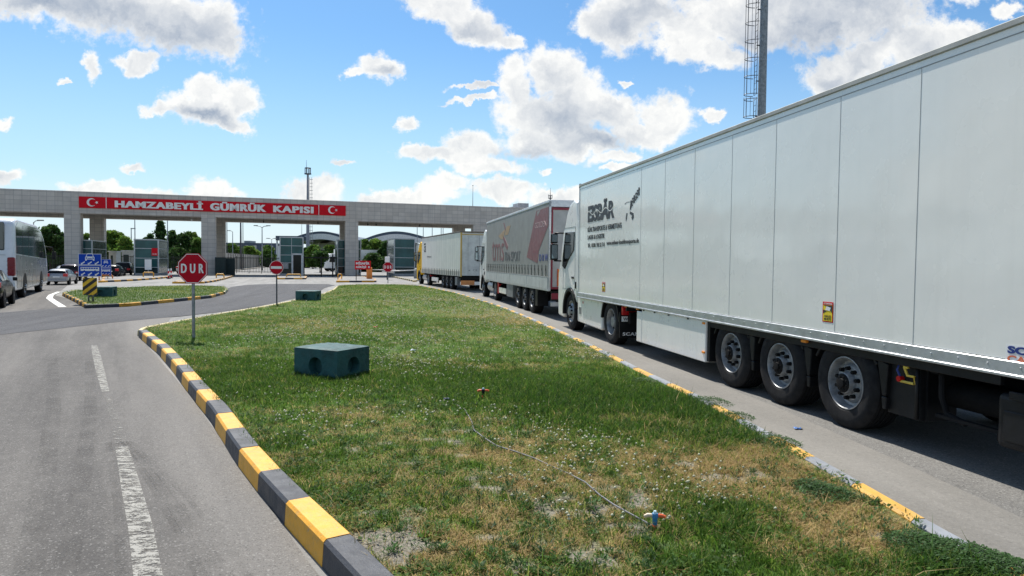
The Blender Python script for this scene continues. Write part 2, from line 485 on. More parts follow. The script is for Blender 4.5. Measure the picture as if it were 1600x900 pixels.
# ------------------------------------------------------------------ mesh helpers
class MB:
    def __init__(s):
        s.v = []
        s.f = []
        s.mi = []
        s.sm = []

    def add(s, vs_, fs, mi=0, smooth=False):
        o = len(s.v)
        s.v += [tuple(x) for x in vs_]
        for f in fs:
            s.f.append(tuple(o + i for i in f))
            s.mi.append(mi)
            s.sm.append(smooth)
        return s

    def box(s, x0, x1, y0, y1, z0, z1, mi=0, M4=None):
        vs_ = [Vector((x, y, z)) for z in (z0, z1) for y in (y0, y1) for x in (x0, x1)]
        if M4 is not None:
            vs_ = [M4 @ v for v in vs_]
        return s.add(vs_, [(0, 2, 3, 1), (4, 5, 7, 6), (0, 1, 5, 4), (2, 6, 7, 3), (0, 4, 6, 2), (1, 3, 7, 5)], mi)

    def prism(s, poly, a0, a1, axis='x', mi=0, M4=None):
        """poly in the two other axes, extruded along axis"""
        def P(a, p):
            v = {'x': (a, p[0], p[1]), 'y': (p[0], a, p[1]), 'z': (p[0], p[1], a)}[axis]
            return M4 @ Vector(v) if M4 is not None else v
        n = len(poly)
        vs_ = [P(a0, p) for p in poly] + [P(a1, p) for p in poly]
        fs = [tuple(range(n))[::-1], tuple(range(n, 2 * n))] + [(i, (i + 1) % n, n + (i + 1) % n, n + i) for i in range(n)]
        return s.add(vs_, fs, mi)

    def cyl(s, p0, p1, r0, r1=None, n=10, mi=0, caps=True, smooth=True):
        r1 = r0 if r1 is None else r1
        p0, p1 = Vector(p0), Vector(p1)
        d = (p1 - p0).normalized()
        a = d.orthogonal().normalized()
        b = d.cross(a)
        vs_ = []
        for p, r in ((p0, r0), (p1, r1)):
            for i in range(n):
                t = 2 * math.pi * i / n
                vs_.append(p + a * math.cos(t) * r + b * math.sin(t) * r)
        s.add(vs_, [(i, (i + 1) % n, n + (i + 1) % n, n + i) for i in range(n)], mi, smooth)
        if caps:
            s.add(vs_[:n], [tuple(range(n))[::-1]], mi)
            s.add(vs_[n:], [tuple(range(n))], mi)
        return s

    def tube(s, pts, r, n=8, mi=0):
        pts = [Vector(p) for p in pts]
        rings = []
        for i, p in enumerate(pts):
            d = (pts[min(i + 1, len(pts) - 1)] - pts[max(i - 1, 0)]).normalized()
            a = d.cross(Vector((0, 0, 1)))
            a = a.normalized() if a.length > 1e-3 else Vector((1, 0, 0))
            b = a.cross(d)
            rr = r[i] if isinstance(r, (list, tuple)) else r
            rings += [p + a * math.cos(2 * math.pi * k / n) * rr + b * math.sin(2 * math.pi * k / n) * rr for k in range(n)]
        fs = []
        for i in range(len(pts) - 1):
            for k in range(n):
                fs.append((i * n + k, i * n + (k + 1) % n, (i + 1) * n + (k + 1) % n, (i + 1) * n + k))
        fs.append(tuple(range(n))[::-1])
        fs.append(tuple((len(pts) - 1) * n + k for k in range(n)))
        return s.add(rings, fs, mi, True)

    def lathe(s, prof, c, n=40, mi=0, closed=False):
        """prof: (axial x, radius) pairs turned about the x axis through c"""
        vs_ = []
        for (x, r) in prof:
            for i in range(n):
                t = 2 * math.pi * i / n
                vs_.append((c[0] + x, c[1] + r * math.cos(t), c[2] + r * math.sin(t)))
        fs = []
        m = len(prof)
        for j in range(m if closed else m - 1):
            j2 = (j + 1) % m
            for i in range(n):
                fs.append((j * n + i, j * n + (i + 1) % n, j2 * n + (i + 1) % n, j2 * n + i))
        return s.add(vs_, fs, mi, True)

    def loft(s, rings, mi=0, smooth=True, closed=True, cap=True):
        n = len(rings[0])
        vs_ = [p for r in rings for p in r]
        fs = []
        for j in range(len(rings) - 1):
            for i in range(n if closed else n - 1):
                i2 = (i + 1) % n
                fs.append((j * n + i, j * n + i2, (j + 1) * n + i2, (j + 1) * n + i))
        s.add(vs_, fs, mi, smooth)
        if cap:
            s.add(rings[0], [tuple(range(n))[::-1]], mi)
            s.add(rings[-1], [tuple(range(n))], mi)
        return s

    def build(s, name, mats, parent=None, bevel=0, seg=2, auto=True, mtx=None):
        me = bpy.data.meshes.new(name)
        me.from_pydata(s.v, [], s.f)
        mats = mats if isinstance(mats, (list, tuple)) else [mats]
        for m_ in mats:
            me.materials.append(m_)
        me.polygons.foreach_set('material_index', s.mi)
        me.polygons.foreach_set('use_smooth', s.sm)
        bm = bmesh.new()
        bm.from_mesh(me)
        bmesh.ops.remove_doubles(bm, verts=bm.verts, dist=1e-5)
        bmesh.ops.recalc_face_normals(bm, faces=bm.faces)
        if auto:
            for e in bm.edges:
                if len(e.link_faces) == 2 and e.calc_face_angle(0) > R(38):
                    e.smooth = False
        bm.to_mesh(me)
        bm.free()
        o = bpy.data.objects.new(name, me)
        COL.objects.link(o)
        if parent is not None:
            o.parent = parent
        if mtx is not None:
            o.matrix_local = mtx
        if bevel:
            b = o.modifiers.new('edge', 'BEVEL')
            b.width = bevel
            b.segments = seg
            b.limit_method = 'ANGLE'
            b.angle_limit = R(35)
            b.harden_normals = False
        return o


def tag(o, label=None, cat=None, group=None, kind=None):
    if label:
        assert 4 <= len(label.split()) <= 16, label
        o['label'] = label
    if cat:
        o['category'] = cat
    if group:
        o['group'] = group
    if kind:
        o['kind'] = kind
    return o


def thing(name, label, cat, loc=(0, 0, 0), rz=0.0, group=None, scale=1.0):
    o = bpy.data.objects.new(name, None)
    o.empty_display_size = .2
    COL.objects.link(o)
    o.location = loc
    o.rotation_euler = (0, 0, rz)
    o.scale = (scale,) * 3
    return tag(o, label, cat, group)


def dup(root, loc=None, rz=None, label=None, scale=None):
    r = root.copy()
    COL.objects.link(r)
    if loc is not None:
        r.location = loc
    if rz is not None:
        r.rotation_euler = (0, 0, rz)
    if scale is not None:
        r.scale = (scale,) * 3
    if label:
        tag(r, label)
    for ch in list(root.children):
        c = ch.copy()
        COL.objects.link(c)
        c.parent = r
        for g in list(ch.children):
            d = g.copy()
            COL.objects.link(d)
            d.parent = c
    return r


FONT_CACHE = {}


def text(name, s, m, parent, origin, xdir, zdir, width, height, depth=.01, bold=0.0, spacing=1.0, thin=False, shear=0.0, fat=0.0):
    """letters as a mesh: lower-left corner at origin, width x height, standing out by depth"""
    cu = bpy.data.curves.new("t", 'FONT')
    cu.body = s
    cu.extrude = .01
    cu.offset = bold
    cu.space_character = spacing
    cu.shear = shear
    cu.resolution_u = 3
    ob = bpy.data.objects.new("t", cu)
    COL.objects.link(ob)
    dg = bpy.context.evaluated_depsgraph_get()
    me = bpy.data.meshes.new_from_object(ob.evaluated_get(dg))
    bpy.data.objects.remove(ob)
    bpy.data.curves.remove(cu)
    n = len(me.vertices)
    co = np.zeros(n * 3)
    me.vertices.foreach_get('co', co)
    co = co.reshape(-1, 3)
    lo, hi = co.min(0), co.max(0)
    co = (co - lo) / np.maximum(hi - lo, 1e-9)
    X, Z = Vector(xdir).normalized(), Vector(zdir).normalized()
    N = X.cross(Z)      # x to the right and z up: letters stand out toward the reader
    base = Vector(origin)
    arr = np.outer(co[:, 0] * width, np.array(X)) + np.outer(co[:, 1] * height, np.array(Z)) + np.outer(co[:, 2] * depth, np.array(N)) + np.array(base)
    me.vertices.foreach_set('co', arr.ravel())
    me.update()
    me.materials.clear()
    me.materials.append(m)
    me.name = name
    if fat:
        # heavier strokes: the same letters twice more, shifted sideways and a hair forward
        bm = bmesh.new()
        bm.from_mesh(me)
        m2 = me.copy()
        for k_, sh_ in ((1, fat), (2, fat / 2)):
            a2 = arr + np.array(X) * sh_ + np.array(N) * .0011 * k_
            m2.vertices.foreach_set('co', a2.ravel())
            bm.from_mesh(m2)
        bm.to_mesh(me)
        bm.free()
        bpy.data.meshes.remove(m2)
    o = bpy.data.objects.new(name, me)
    COL.objects.link(o)
    o.parent = parent
    return o


def poly_obj(name, pts, z, m, kind='structure', thick=0.0):
    bm = bmesh.new()
    vs_ = [bm.verts.new((x, y, z)) for x, y in pts]
    f = bm.faces.new(vs_)
    if f.normal.z < 0:
        f.normal_flip()
    bmesh.ops.triangulate(bm, faces=bm.faces)
    for f in bm.faces:
        f.normal_update()
        if f.normal.z < 0:
            f.normal_flip()
    me = bpy.data.meshes.new(name)
    bm.to_mesh(me)
    bm.free()
    me.materials.append(m)
    o = bpy.data.objects.new(name, me)
    COL.objects.link(o)
    o['kind'] = kind
    return o


def offset_path(pts, d):
    """points shifted by d to the right-hand side of travel"""
    out = []
    for i in range(len(pts)):
        a = Vector(pts[max(i - 1, 0)])
        b = Vector(pts[min(i + 1, len(pts) - 1)])
        t = (b - a).normalized()
        out.append((pts[i][0] + t.y * d, pts[i][1] - t.x * d))
    return out


def smooth_path(pts, n=2):
    for _ in range(n):
        q = [pts[0]]
        for i in range(len(pts) - 1):
            a, b = pts[i], pts[i + 1]
            q.append((a[0] * .75 + b[0] * .25, a[1] * .75 + b[1] * .25))
            q.append((a[0] * .25 + b[0] * .75, a[1] * .25 + b[1] * .75))
        q.append(pts[-1])
        pts = q
    return pts


def kerb(name, pts, w, h, blk, mats, side=1, z0=-.05, bev=.02, gap=.006, pieces=None):
    """kerb stones along a path, inner side on the right hand of travel (side=1)"""
    P = [Vector(p) for p in pts]
    L = [0]
    for i in range(len(P) - 1):
        L.append(L[-1] + (P[i + 1] - P[i]).length)

    def at(d):
        d = max(0, min(d, L[-1]))
        for i in range(len(P) - 1):
            if d <= L[i + 1] + 1e-9:
                t = (d - L[i]) / max(1e-9, L[i + 1] - L[i])
                return P[i].lerp(P[i + 1], t), (P[i + 1] - P[i]).normalized()
        return P[-1], (P[-1] - P[-2]).normalized()
    mb = MB()
    n = int(L[-1] / blk)
    k = 0
    for i in range(n):
        m_ = i % 2
        d0, d1 = i * blk + gap / 2, (i + 1) * blk - gap / 2
        sub = 2
        rings = []
        jz = rnd.uniform(-.004, .004)
        for j in range(sub + 1):
            p, t = at(d0 + (d1 - d0) * j / sub)
            nrm = Vector((t.y, -t.x)) * side
            q = []
            for (o_, z) in ((0, z0), (.012, h - bev), (.012 + bev, h), (w - bev, h), (w, h - bev), (w, z0)):
                q.append((p.x + nrm.x * o_, p.y + nrm.y * o_, z + (jz if z > 0 else 0)))
            rings.append(q)
        mb.loft(rings, mi=m_, smooth=False)
    o = mb.build(name, mats)
    o['kind'] = 'structure'
    return o


# ------------------------------------------------------------------ ground
poly_obj('ground', [(-3000, -200), (3000, -200), (3000, 4500), (-3000, 4500)], -.03, mat("far_field", (.10, .12, .05), .95, var=.4, scale=.02))
poly_obj('pavement', [(-140, -12), (60, -12), (60, 48), (40, 300), (-140, 300)], -.008, M['plaza'])

KL = [(.62, 1.44), (-.26, 2.77), (-1.14, 4.1), (-1.59, 4.76), (-2.02, 5.41), (-2.55, 6.25), (-3.5, 7.88), (-4.4, 9.3), (-5.63, 11.3), (-7.0, 13.45), (-8.41, 15.5), (-9.05, 16.45)]
KU = [(-9.05, 16.45), (-9.35, 17.2), (-9.42, 18.5), (-9.45, 21.4), (-9.35, 26.3), (-9.6, 31), (-9.9, 35.5), (-10.8, 41), (-12.1, 47.3), (-12.1, 48.9), (-11.4, 50.2), (-10.2, 51.0), (-8.2, 51.2), (-7.3, 50.4)]
KR = [(3.1, .9), (3.05, 2.5), (2.98, 3.7), (2.90, 4.52), (2.86, 5.25), (2.78, 6.45), (2.55, 8.8), (2.16, 11.3), (1.75, 14.5), (1.19, 18.2), (.55, 22), (-.02, 25.2), (-.75, 28.8), (-1.75, 33), (-2.95, 38), (-4.6, 43.5), (-6.1, 48), (-7.2, 50.6)]

road_edge_left = [(-60, -8), (-60, 16.0)]
# near left road
poly_obj('road', [(-60, -10), (2.95, -10), (3.0, 1.0), (.64, 1.36), (-1.2, 4.1), (-4.4, 9.3), (-9.1, 16.6), (-9.2, 18), (-11, 22), (-14.7, 26), (-16.2, 26.6), (-22.5, 33.6), (-36, 56), (-60, 60)], 0.0, M['road'])
band_near = [(-13.6, 6), (-12.9, 12), (-12.3, 16.36), (-11.9, 18), (-11.5, 20.2), (-10.55, 22.8), (-10.15, 26.5), (-10.45, 31.5), (-10.8, 35.6), (-11.6, 41), (-12.9, 47.3), (-13.3, 51.3)]
band_far = [(-14.5, 53.8), (-17.5, 53.6), (-19.2, 52.0), (-19.6, 49.2), (-18.6, 44.5), (-16.0, 38.5), (-14.7, 33.7), (-14.9, 29.0), (-15.6, 27.3), (-16.4, 26.0), (-16.9, 24.3), (-17.2, 21.9), (-18.5, 17), (-20, 12), (-22, 6)]
poly_obj('road', smooth_path(band_near, 1) + smooth_path(band_far, 1), .005, M['band'])
# truck lane with its concrete gutter
rin = offset_path(KR, .0)
rr = [(p[0] + .10, p[1]) for p in KR]
gut = offset_path(KR, .95)
lane = offset_path(KR, 14)
poly_obj('road', [(p[0], p[1]) for p in offset_path(KR, .02)] + [(-2, 66), (9, 60)] + [(30, 40), (45, 10), (45, -8), (3.1, -8)], .003, M['truckroad'])
poly_obj('gutter', offset_path(KR, .03) + gut[::-1], .007, M['gutter'])

# road markings
def strip(name, pts, ws, z, m):
    L_ = []
    Rr = []
    for i, p in enumerate(pts):
        a = Vector(pts[max(i - 1, 0)]); b = Vector(pts[min(i + 1, len(pts) - 1)])
        t = (b - a).normalized(); w_ = ws[i] if isinstance(ws, list) else ws
        L_.append((p[0] - t.y * w_ / 2, p[1] + t.x * w_ / 2)); Rr.append((p[0] + t.y * w_ / 2, p[1] - t.x * w_ / 2))
    return poly_obj(name, L_ + Rr[::-1], z, m)


strip('road_marking', [G(237, 935), G(220, 826), G(205, 762), G(190, 698)], [.15, .15, .14, .11], .004, M['marking'])
strip('road_marking', [G(165, 612), G(158, 585), G(152, 560), G(147, 540)], [.09, .12, .13, .11], .004, M['marking'])
strip('road_marking', [G(189, 692), G(181, 665), G(174, 638), G(167, 616)], [.11, .10, .09, .08], .004, M['marking_faint'])
strip('road_marking', [G(98, 480), G(84, 471), G(77, 466), G(80, 461), G(92, 456)], [.25, .25, .25, .22, .18], .009, mat("line_paint", (.62, .62, .58), .7, var=.2))

def skid_mat():
    m = bpy.data.materials.new("tyre_rubber_marks")
    m.use_nodes = True
    T = NT(m.node_tree)
    b = T.n['Principled BSDF']
    b.inputs['Base Color'].default_value = (.03, .029, .028, 1)
    b.inputs['Roughness'].default_value = .9
    tc = T.node('ShaderNodeTexCoord').outputs['Object']
    n = T.math('MULTIPLY', T.ss(T.noise(tc, 2.2, 4, .6), .35, .65), T.ss(T.noise(tc, 60, 4, .7), .3, .7))
    T.link(T.math('MULTIPLY', n, .24), b.inputs['Alpha'])
    return m


M['skid'] = skid_mat()
for dx_, w_ in ((0, .05), (10, .03), (26, .06), (40, .035), (62, .05), (-60, .10), (-95, .06)):
    strip('tyre_marks', smooth_path([G(188 + dx_ * .2, 690), G(222 + dx_ * .5, 735), G(262 + dx_ * .8, 800), G(322 + dx_ * 1.4, 925)], 1), w_, .0025 + abs(dx_) * 1e-5, M['skid'])
for x0_, w_ in ((60, .16), (118, .14)):
    strip('tyre_marks', [G(x0_ - 20, 920), G(x0_ + 8, 760), G(x0_ + 24, 640), G(x0_ + 22, 560)], w_, .0021, M['skid'])
strip('tyre_marks', smooth_path([G(20, 500), G(150, 488), G(300, 476), G(400, 462), G(450, 450)], 2), .22, .008, M['skid'])
strip('tyre_marks', smooth_path([G(20, 510), G(170, 494), G(320, 480), G(425, 462), G(480, 449)], 2), .22, .008, M['skid'])

# kerbs
o = kerb('kerb', KL, .20, .165, .8, [M['kerb_y'], M['kerb_k']])
kerb('kerb', KU, .12, .135, 1.1, [M['kerb_pale'], M['kerb_pale']])
kerb('kerb', KR, .13, .138, .75, [M['kerb_grey'], M['kerb_yf']], side=-1)

LAWN = offset_path(KL, .12) + offset_path(KU, .06)[1:] + offset_path(KR, -.06)[::-1][1:]


# ------------------------------------------------------------------ lawn
def vnoise(x, y, s, seed=0):
    x = x * s + seed * 17.31
    y = y * s - seed * 9.77
    xi = np.floor(x).astype(np.int64)
    yi = np.floor(y).astype(np.int64)
    fx = x - xi
    fy = y - yi
    fx = fx * fx * (3 - 2 * fx)
    fy = fy * fy * (3 - 2 * fy)

    def h(a, b):
        n = (a * 374761393 + b * 668265263 + seed * 1442695041) & 0x7fffffff
        n = ((n ^ (n >> 13)) * 1274126177) & 0x7fffffff
        return ((n ^ (n >> 16)) & 0xffff) / 65535.0
    return (h(xi, yi) * (1 - fx) + h(xi + 1, yi) * fx) * (1 - fy) + (h(xi, yi + 1) * (1 - fx) + h(xi + 1, yi + 1) * fx) * fy


def fbm(x, y, s, seed=0, oct=4):
    t = 0
    a = .5
    n = 0
    for i in range(oct):
        t = t + a * vnoise(x, y, s * 2 ** i, seed + i)
        n += a
        a *= .55
    return t / n


def inside(poly, x, y):
    c = np.zeros(x.shape, bool)
    n = len(poly)
    for i in range(n):
        x0, y0 = poly[i]
        x1, y1 = poly[(i + 1) % n]
        if y0 == y1:
            continue
        k = ((y0 > y) != (y1 > y)) & (x < (x1 - x0) * (y - y0) / (y1 - y0) + x0)
        c ^= k
    return c


# (photo px, py, rx, ry, dryness, bareness, lushness)
BL = [(1250, 770, 120, 50, 1.6, .6, 0), (1180, 745, 70, 35, .8, .3, 0), (1330, 820, 80, 40, .7, .2, 0), (720, 870, 260, 60, .55, 1.0, 0), (640, 800, 160, 60, .55, .6, 0),
      (560, 880, 120, 50, .3, .9, 0), (900, 830, 160, 70, .7, .55, 0), (700, 680, 200, 40, .5, .25, 0), (480, 690, 70, 40, .45, .2, 0), (860, 740, 120, 40, .4, .25, 0),
      (1050, 690, 90, 30, .45, 0, 0), (1150, 660, 60, 16, .5, .3, 0),
      (680, 600, 280, 26, -.5, -.5, .6), (400, 600, 90, 50, -.4, -.4, .4), (1050, 640, 150, 34, -.6, -.6, 1.0), (1180, 690, 90, 26, -.5, -.5, .9), (900, 620, 120, 18, -.5, -.5, .7),
      (1100, 800, 50, 50, -.2, -.3, .3), (1160, 850, 70, 40, -.4, -.5, .5), (1480, 870, 90, 30, -.9, -.9, 1.0), (1290, 765, 46, 10, -1.2, -1.0, 1.2), (1120, 636, 45, 10, -1, -1, 1.2),
      (830, 500, 60, 10, .8, .2, 0), (960, 545, 80, 20, .45, .1, 0), (1000, 560, 50, 14, .45, .1, 0), (740, 490, 70, 8, .5, 0, 0), (430, 510, 120, 14, .35, 0, 0),
      (700, 470, 100, 10, .3, 0, 0), (800, 530, 60, 10, .3, 0, 0), (520, 530, 90, 20, -.3, -.3, .2), (330, 530, 70, 24, -.3, -.3, .4), (1340, 870, 60, 30, .3, .1, .1)]
BW = []
for (px, py, rx, ry, d_, b_, l_) in BL:
    c = G(px, py, .12)
    e = G(px + rx, py, .12)
    fr = G(px, py + ry, .12)
    nr = G(px, py - ry, .12)
    BW.append((c[0], (fr[1] + nr[1]) / 2, abs(e[0] - c[0]), abs(nr[1] - fr[1]) / 2, d_, b_, l_))


def fields(x, y):
    wx = x + (fbm(x, y, .9, 41) - .5) * 1.6
    wy = y + (fbm(x, y, .9, 57) - .5) * 1.6
    dry = .10 + .95 * (fbm(x, y, .55, 3) - .5) + 1.0 * (fbm(x, y, 2.4, 9) - .5)
    bare = -.12 + .7 * (fbm(x, y, 1.1, 21) - .5) + 2.2 * (fbm(x, y, 5.5, 31, 3) - .5)
    lush = .15 + .9 * (fbm(x, y, .8, 13) - .5)
    dry = dry + 1.2 * (fbm(x, y, 6.5, 63, 2) - .5)
    lush = lush + .8 * (fbm(x, y, 5.0, 67, 2) - .5)
    for (cx, cy, rx, ry, d_, b_, l_) in BW:
        g = np.exp(-(((wx - cx) / rx) ** 2 + ((wy - cy) / ry) ** 2) * .9)
        dry = dry + d_ * g * .72
        bare = bare + b_ * g * .33
        lush = lush + l_ * g * .75
    return np.clip(dry, 0, 1), np.clip(bare, 0, 1), np.clip(lush, 0, 1)


def attr_mat(name, rough=.8, trans=0.0, bump=0.0, ns=40):
    m = bpy.data.materials.new(name)
    m.use_nodes = True
    T = NT(m.node_tree)
    b = T.n['Principled BSDF']
    a = T.node('ShaderNodeAttribute', attribute_name='Col')
    c = a.outputs['Color']
    tc = T.node('ShaderNodeTexCoord').outputs['Object']
    if bump:
        n = T.noise(tc, ns, 6, .7)
        c = T.mix(T.ss(n, .35, .7), T.mix(1, c, (.45, .45, .42, 1), 'MULTIPLY'), T.mix(1, c, (1.25, 1.25, 1.2, 1), 'MULTIPLY'))
        bn = T.node('ShaderNodeBump')
        bn.inputs['Strength'].default_value = bump
        bn.inputs['Distance'].default_value = .02
        T.link(n, bn.inputs['Height'])
        T.link(bn.outputs[0], b.inputs['Normal'])
    T.link(c, b.inputs['Base Color'])
    b.inputs['Roughness'].default_value = rough
    b.inputs['Specular IOR Level'].default_value = .25
    if trans:
        tr = T.node('ShaderNodeBsdfTranslucent')
        T.link(c, tr.inputs[0])
        mx = T.node('ShaderNodeMixShader')
        mx.inputs[0].default_value = trans
        T.link(b.outputs[0], mx.inputs[1])
        T.link(tr.outputs[0], mx.inputs[2])
        T.link(mx.outputs[0], T.n['Material Output'].inputs[0])
    return m


def mesh_np(name, co, faces, nper, cols, m, smooth=False):
    me = bpy.data.meshes.new(name)
    nv = len(co)
    nf = len(faces)
    me.vertices.add(nv)
    me.vertices.foreach_set('co', co.astype(np.float32).ravel())
    me.loops.add(nf * nper)
    me.loops.foreach_set('vertex_index', faces.astype(np.int32).ravel())
    me.polygons.add(nf)
    me.polygons.foreach_set('loop_start', np.arange(nf, dtype=np.int32) * nper)
    me.polygons.foreach_set('loop_total', np.full(nf, nper, np.int32))
    me.update(calc_edges=True)
    if cols is not None:
        ca = me.color_attributes.new('Col', 'FLOAT_COLOR', 'POINT')
        c4 = np.ones((nv, 4), np.float32)
        c4[:, :3] = cols
        ca.data.foreach_set('color', c4.ravel())
    me.materials.append(m)
    o = bpy.data.objects.new(name, me)
    COL.objects.link(o)
    return o


C_LUSH = np.array([.048, .118, .015])
C_GREEN = np.array([.088, .172, .022])
C_YEL = np.array([.22, .26, .05])
C_STRAW = np.array([.50, .38, .18])
C_SOIL = np.array([.27, .245, .205])


def lawn_color(dry, bare, lush):
    c = C_GREEN + (C_LUSH - C_GREEN) * lush[:, None]
    c = c + (C_STRAW * .6 - c) * (dry[:, None] ** 1.2) * .75
    k = np.clip((bare - .35) / .3, 0, 1)[:, None]
    return c * (1 - k) + C_SOIL * k


def build_lawn():
    o = poly_obj('lawn', LAWN, .085, mat("lawn_base", (.08, .10, .035), .95, var=.3, scale=3))
    st = .08
    xs = np.arange(-13, 3.6, st)
    ys = np.concatenate([np.arange(1.5, 20, st), np.arange(20, 52, st * 2.5)])
    X, Y = np.meshgrid(xs, ys)
    x, y = X.ravel(), Y.ravel()
    ok = inside(LAWN, x, y)
    dry, bare, lush = fields(x, y)
    z = .105 + .012 * fbm(x, y, 3, 5) + .012 * (fbm(x, y, 8, 6) - .5)
    co = np.stack([x, y, z], 1)
    col = lawn_color(dry, bare, lush) * (.8 + .4 * vnoise(x, y, 9, 77))[:, None]
    ny, nx = X.shape
    idx = np.arange(ny * nx).reshape(ny, nx)
    a, b, c, d = idx[:-1, :-1].ravel(), idx[:-1, 1:].ravel(), idx[1:, 1:].ravel(), idx[1:, :-1].ravel()
    keep = ok[a] & ok[b] & ok[c] & ok[d]
    fa = np.stack([a, b, c, d], 1)[keep]
    used = np.unique(fa)
    remap = np.zeros(len(x), int)
    remap[used] = np.arange(len(used))
    g = mesh_np('lawn_soil', co[used], remap[fa], 4, col[used], attr_mat("turf_soil", .95, 0, .8, 45))
    g['kind'] = 'structure'


build_lawn()


def build_grass():
    rs = np.random.RandomState(11)
    zones = [(3.0, 6.6, 9000, 3, 1.0), (6.6, 12, 4400, 2, 1.15), (12, 22, 1500, 1, 1.5), (22, 51.5, 420, 1, 2.3)]
    allc, allf, allcol = [], [], []
    nv = 0
    for (y0, y1, den, seg, sc) in zones:
        xmax = 3.2
        xmin = -.77 * y1 - .6
        N = int((y1 - y0) * (xmax - xmin) * den)
        nc = N // 9
        # half the blades in tufts, half loose
        cx = rs.uniform(xmin, xmax, nc)
        cy = rs.uniform(y0, y1, nc)
        k = rs.randint(0, nc, N // 2)
        ang = rs.uniform(0, 2 * np.pi, N)
        rr_ = np.abs(rs.normal(0, .022 * sc, N // 2))
        x = np.concatenate([cx[k] + np.cos(ang[:N // 2]) * rr_, rs.uniform(xmin, xmax, N - N // 2)])
        y = np.concatenate([cy[k] + np.sin(ang[:N // 2]) * rr_, rs.uniform(y0, y1, N - N // 2)])
        tuft = np.concatenate([(vnoise(cx, cy, 31, 5))[k], np.full(N - N // 2, .35)])
        ok = inside(LAWN, x, y) & (np.abs(x) < .78 * y + .6)
        x, y, ang, tuft = x[ok], y[ok], ang[ok], tuft[ok]
        dry, bare, lush = fields(x, y)
        pr = 1 - np.clip((bare - .30) / .35, 0, .93)
        kd = np.full(len(x), 9.0)
        for q in range(len(KR) - 1):
            ax, ay = KR[q]
            bx, by = KR[q + 1]
            tt = np.clip(((x - ax) * (bx - ax) + (y - ay) * (by - ay)) / ((bx - ax) ** 2 + (by - ay) ** 2), 0, 1)
            kd = np.minimum(kd, np.hypot(x - ax - tt * (bx - ax), y - ay - tt * (by - ay)))
        pr = pr * np.clip((kd - .17) / .12, 0, 1)
        ok = rs.uniform(0, 1, len(x)) < pr * (.55 + .45 * np.maximum(lush, dry))
        x, y, ang, tuft, dry, bare, lush = [q[ok] for q in (x, y, ang, tuft, dry, bare, lush)]
        n = len(x)
        isdry = rs.uniform(0, 1, n) < (dry * .8 + .03)
        h = (.026 + .050 * lush + .040 * tuft * (1 - dry)) * rs.uniform(.6, 1.35, n) * (sc ** .35)
        h = np.where(isdry, h * .55 + .014, h)
        h = np.where(rs.uniform(0, 1, n) < .012, h * 1.9 + .02, h)
        w = rs.uniform(.0016, .0036, n) * sc * 1.15
        lean = np.where(isdry, rs.uniform(.5, 2.6, n), rs.uniform(.15, 1.1, n))
        dirx, diry = np.cos(ang), np.sin(ang)
        fa = ang + np.pi / 2 + rs.normal(0, .5, n)
        wx, wy = np.cos(fa) * w, np.sin(fa) * w
        L = h * lean
        zb = np.full(n, .103)
        t = rs.uniform(0, 1, n)[:, None]
        green = C_LUSH + (C_GREEN - C_LUSH) * np.clip(1.0 - lush + .3 * (t[:, 0] - .5), 0, 1)[:, None]
        green = green * (1 + .75 * (t - .5)) + np.where(t > .82, 1, 0) * (C_YEL - C_GREEN) * .6
        yel = C_YEL * (.7 + .6 * t)
        green = np.where((rs.uniform(0, 1, n) < dry * .8)[:, None], yel, green)
        straw = C_STRAW * (.55 + .75 * t) * np.array([1, .97, .92])
        col = np.where(isdry[:, None], straw, green)
        if seg == 1:
            V = np.stack([np.stack([x - wx, y - wy, zb], 1), np.stack([x + wx, y + wy, zb], 1), np.stack([x + dirx * L, y + diry * L, zb + h], 1)], 1)
            Fc = np.arange(n * 3).reshape(n, 3)
            cc = np.repeat(col, 3, 0)
        else:
            mx, my, mz = x + dirx * L * .35, y + diry * L * .35, zb + h * .6
            V = np.stack([np.stack([x - wx, y - wy, zb], 1), np.stack([x + wx, y + wy, zb], 1),
                          np.stack([mx - wx * .8, my - wy * .8, mz], 1), np.stack([mx + wx * .8, my + wy * .8, mz], 1),
                          np.stack([x + dirx * L, y + diry * L, zb + h * .98], 1)], 1)
            b = (np.arange(n) * 5)[:, None]
            Fc = np.concatenate([b + np.array([[0, 1, 3]]), b + np.array([[0, 3, 2]]), b + np.array([[2, 3, 4]])], 0)
            cc = np.repeat(col, 5, 0)
        V = V.reshape(-1, 3)
        allc.append(V)
        allf.append(Fc + nv)
        allcol.append(cc)
        nv += len(V)
    # broad clover and weed leaves lying near the soil
    N = 120000
    y = 3.0 + (22 - 3.0) * rs.uniform(0, 1, N) ** 1.5
    x = rs.uniform(-1, 1, N) * (.77 * y + .5)
    ok = inside(LAWN, x, y)
    x, y = x[ok], y[ok]
    dry, bare, lush = fields(x, y)
    cl = fbm(x, y, 1.7, 88)
    ok = (cl + .25 * lush - .2 * dry > .5) & (rs.uniform(0, 1, len(x)) < 1.1 - bare)
    x, y, lush = x[ok], y[ok], lush[ok]
    n = len(x)
    s_ = rs.uniform(.006, .014, n) * (1 + y * .05)
    z = .108 + rs.uniform(0, .035, n) + .02 * lush
    a = rs.uniform(0, 6.28, n)
    tl = rs.uniform(-.5, .5, (n, 2))
    V = []
    for q in range(4):
        dx, dy = np.cos(a + q * 1.5708) * s_, np.sin(a + q * 1.5708) * s_
        V.append(np.stack([x + dx, y + dy, z + dx * tl[:, 0] + dy * tl[:, 1]], 1))
    V = np.stack(V, 1).reshape(-1, 3)
    b = (np.arange(n) * 4)[:, None] + nv
    allc.append(V)
    allf.append(np.concatenate([b + np.array([[0, 1, 2]]), b + np.array([[0, 2, 3]])], 0))
    t = rs.uniform(.6, 1.35, n)[:, None]
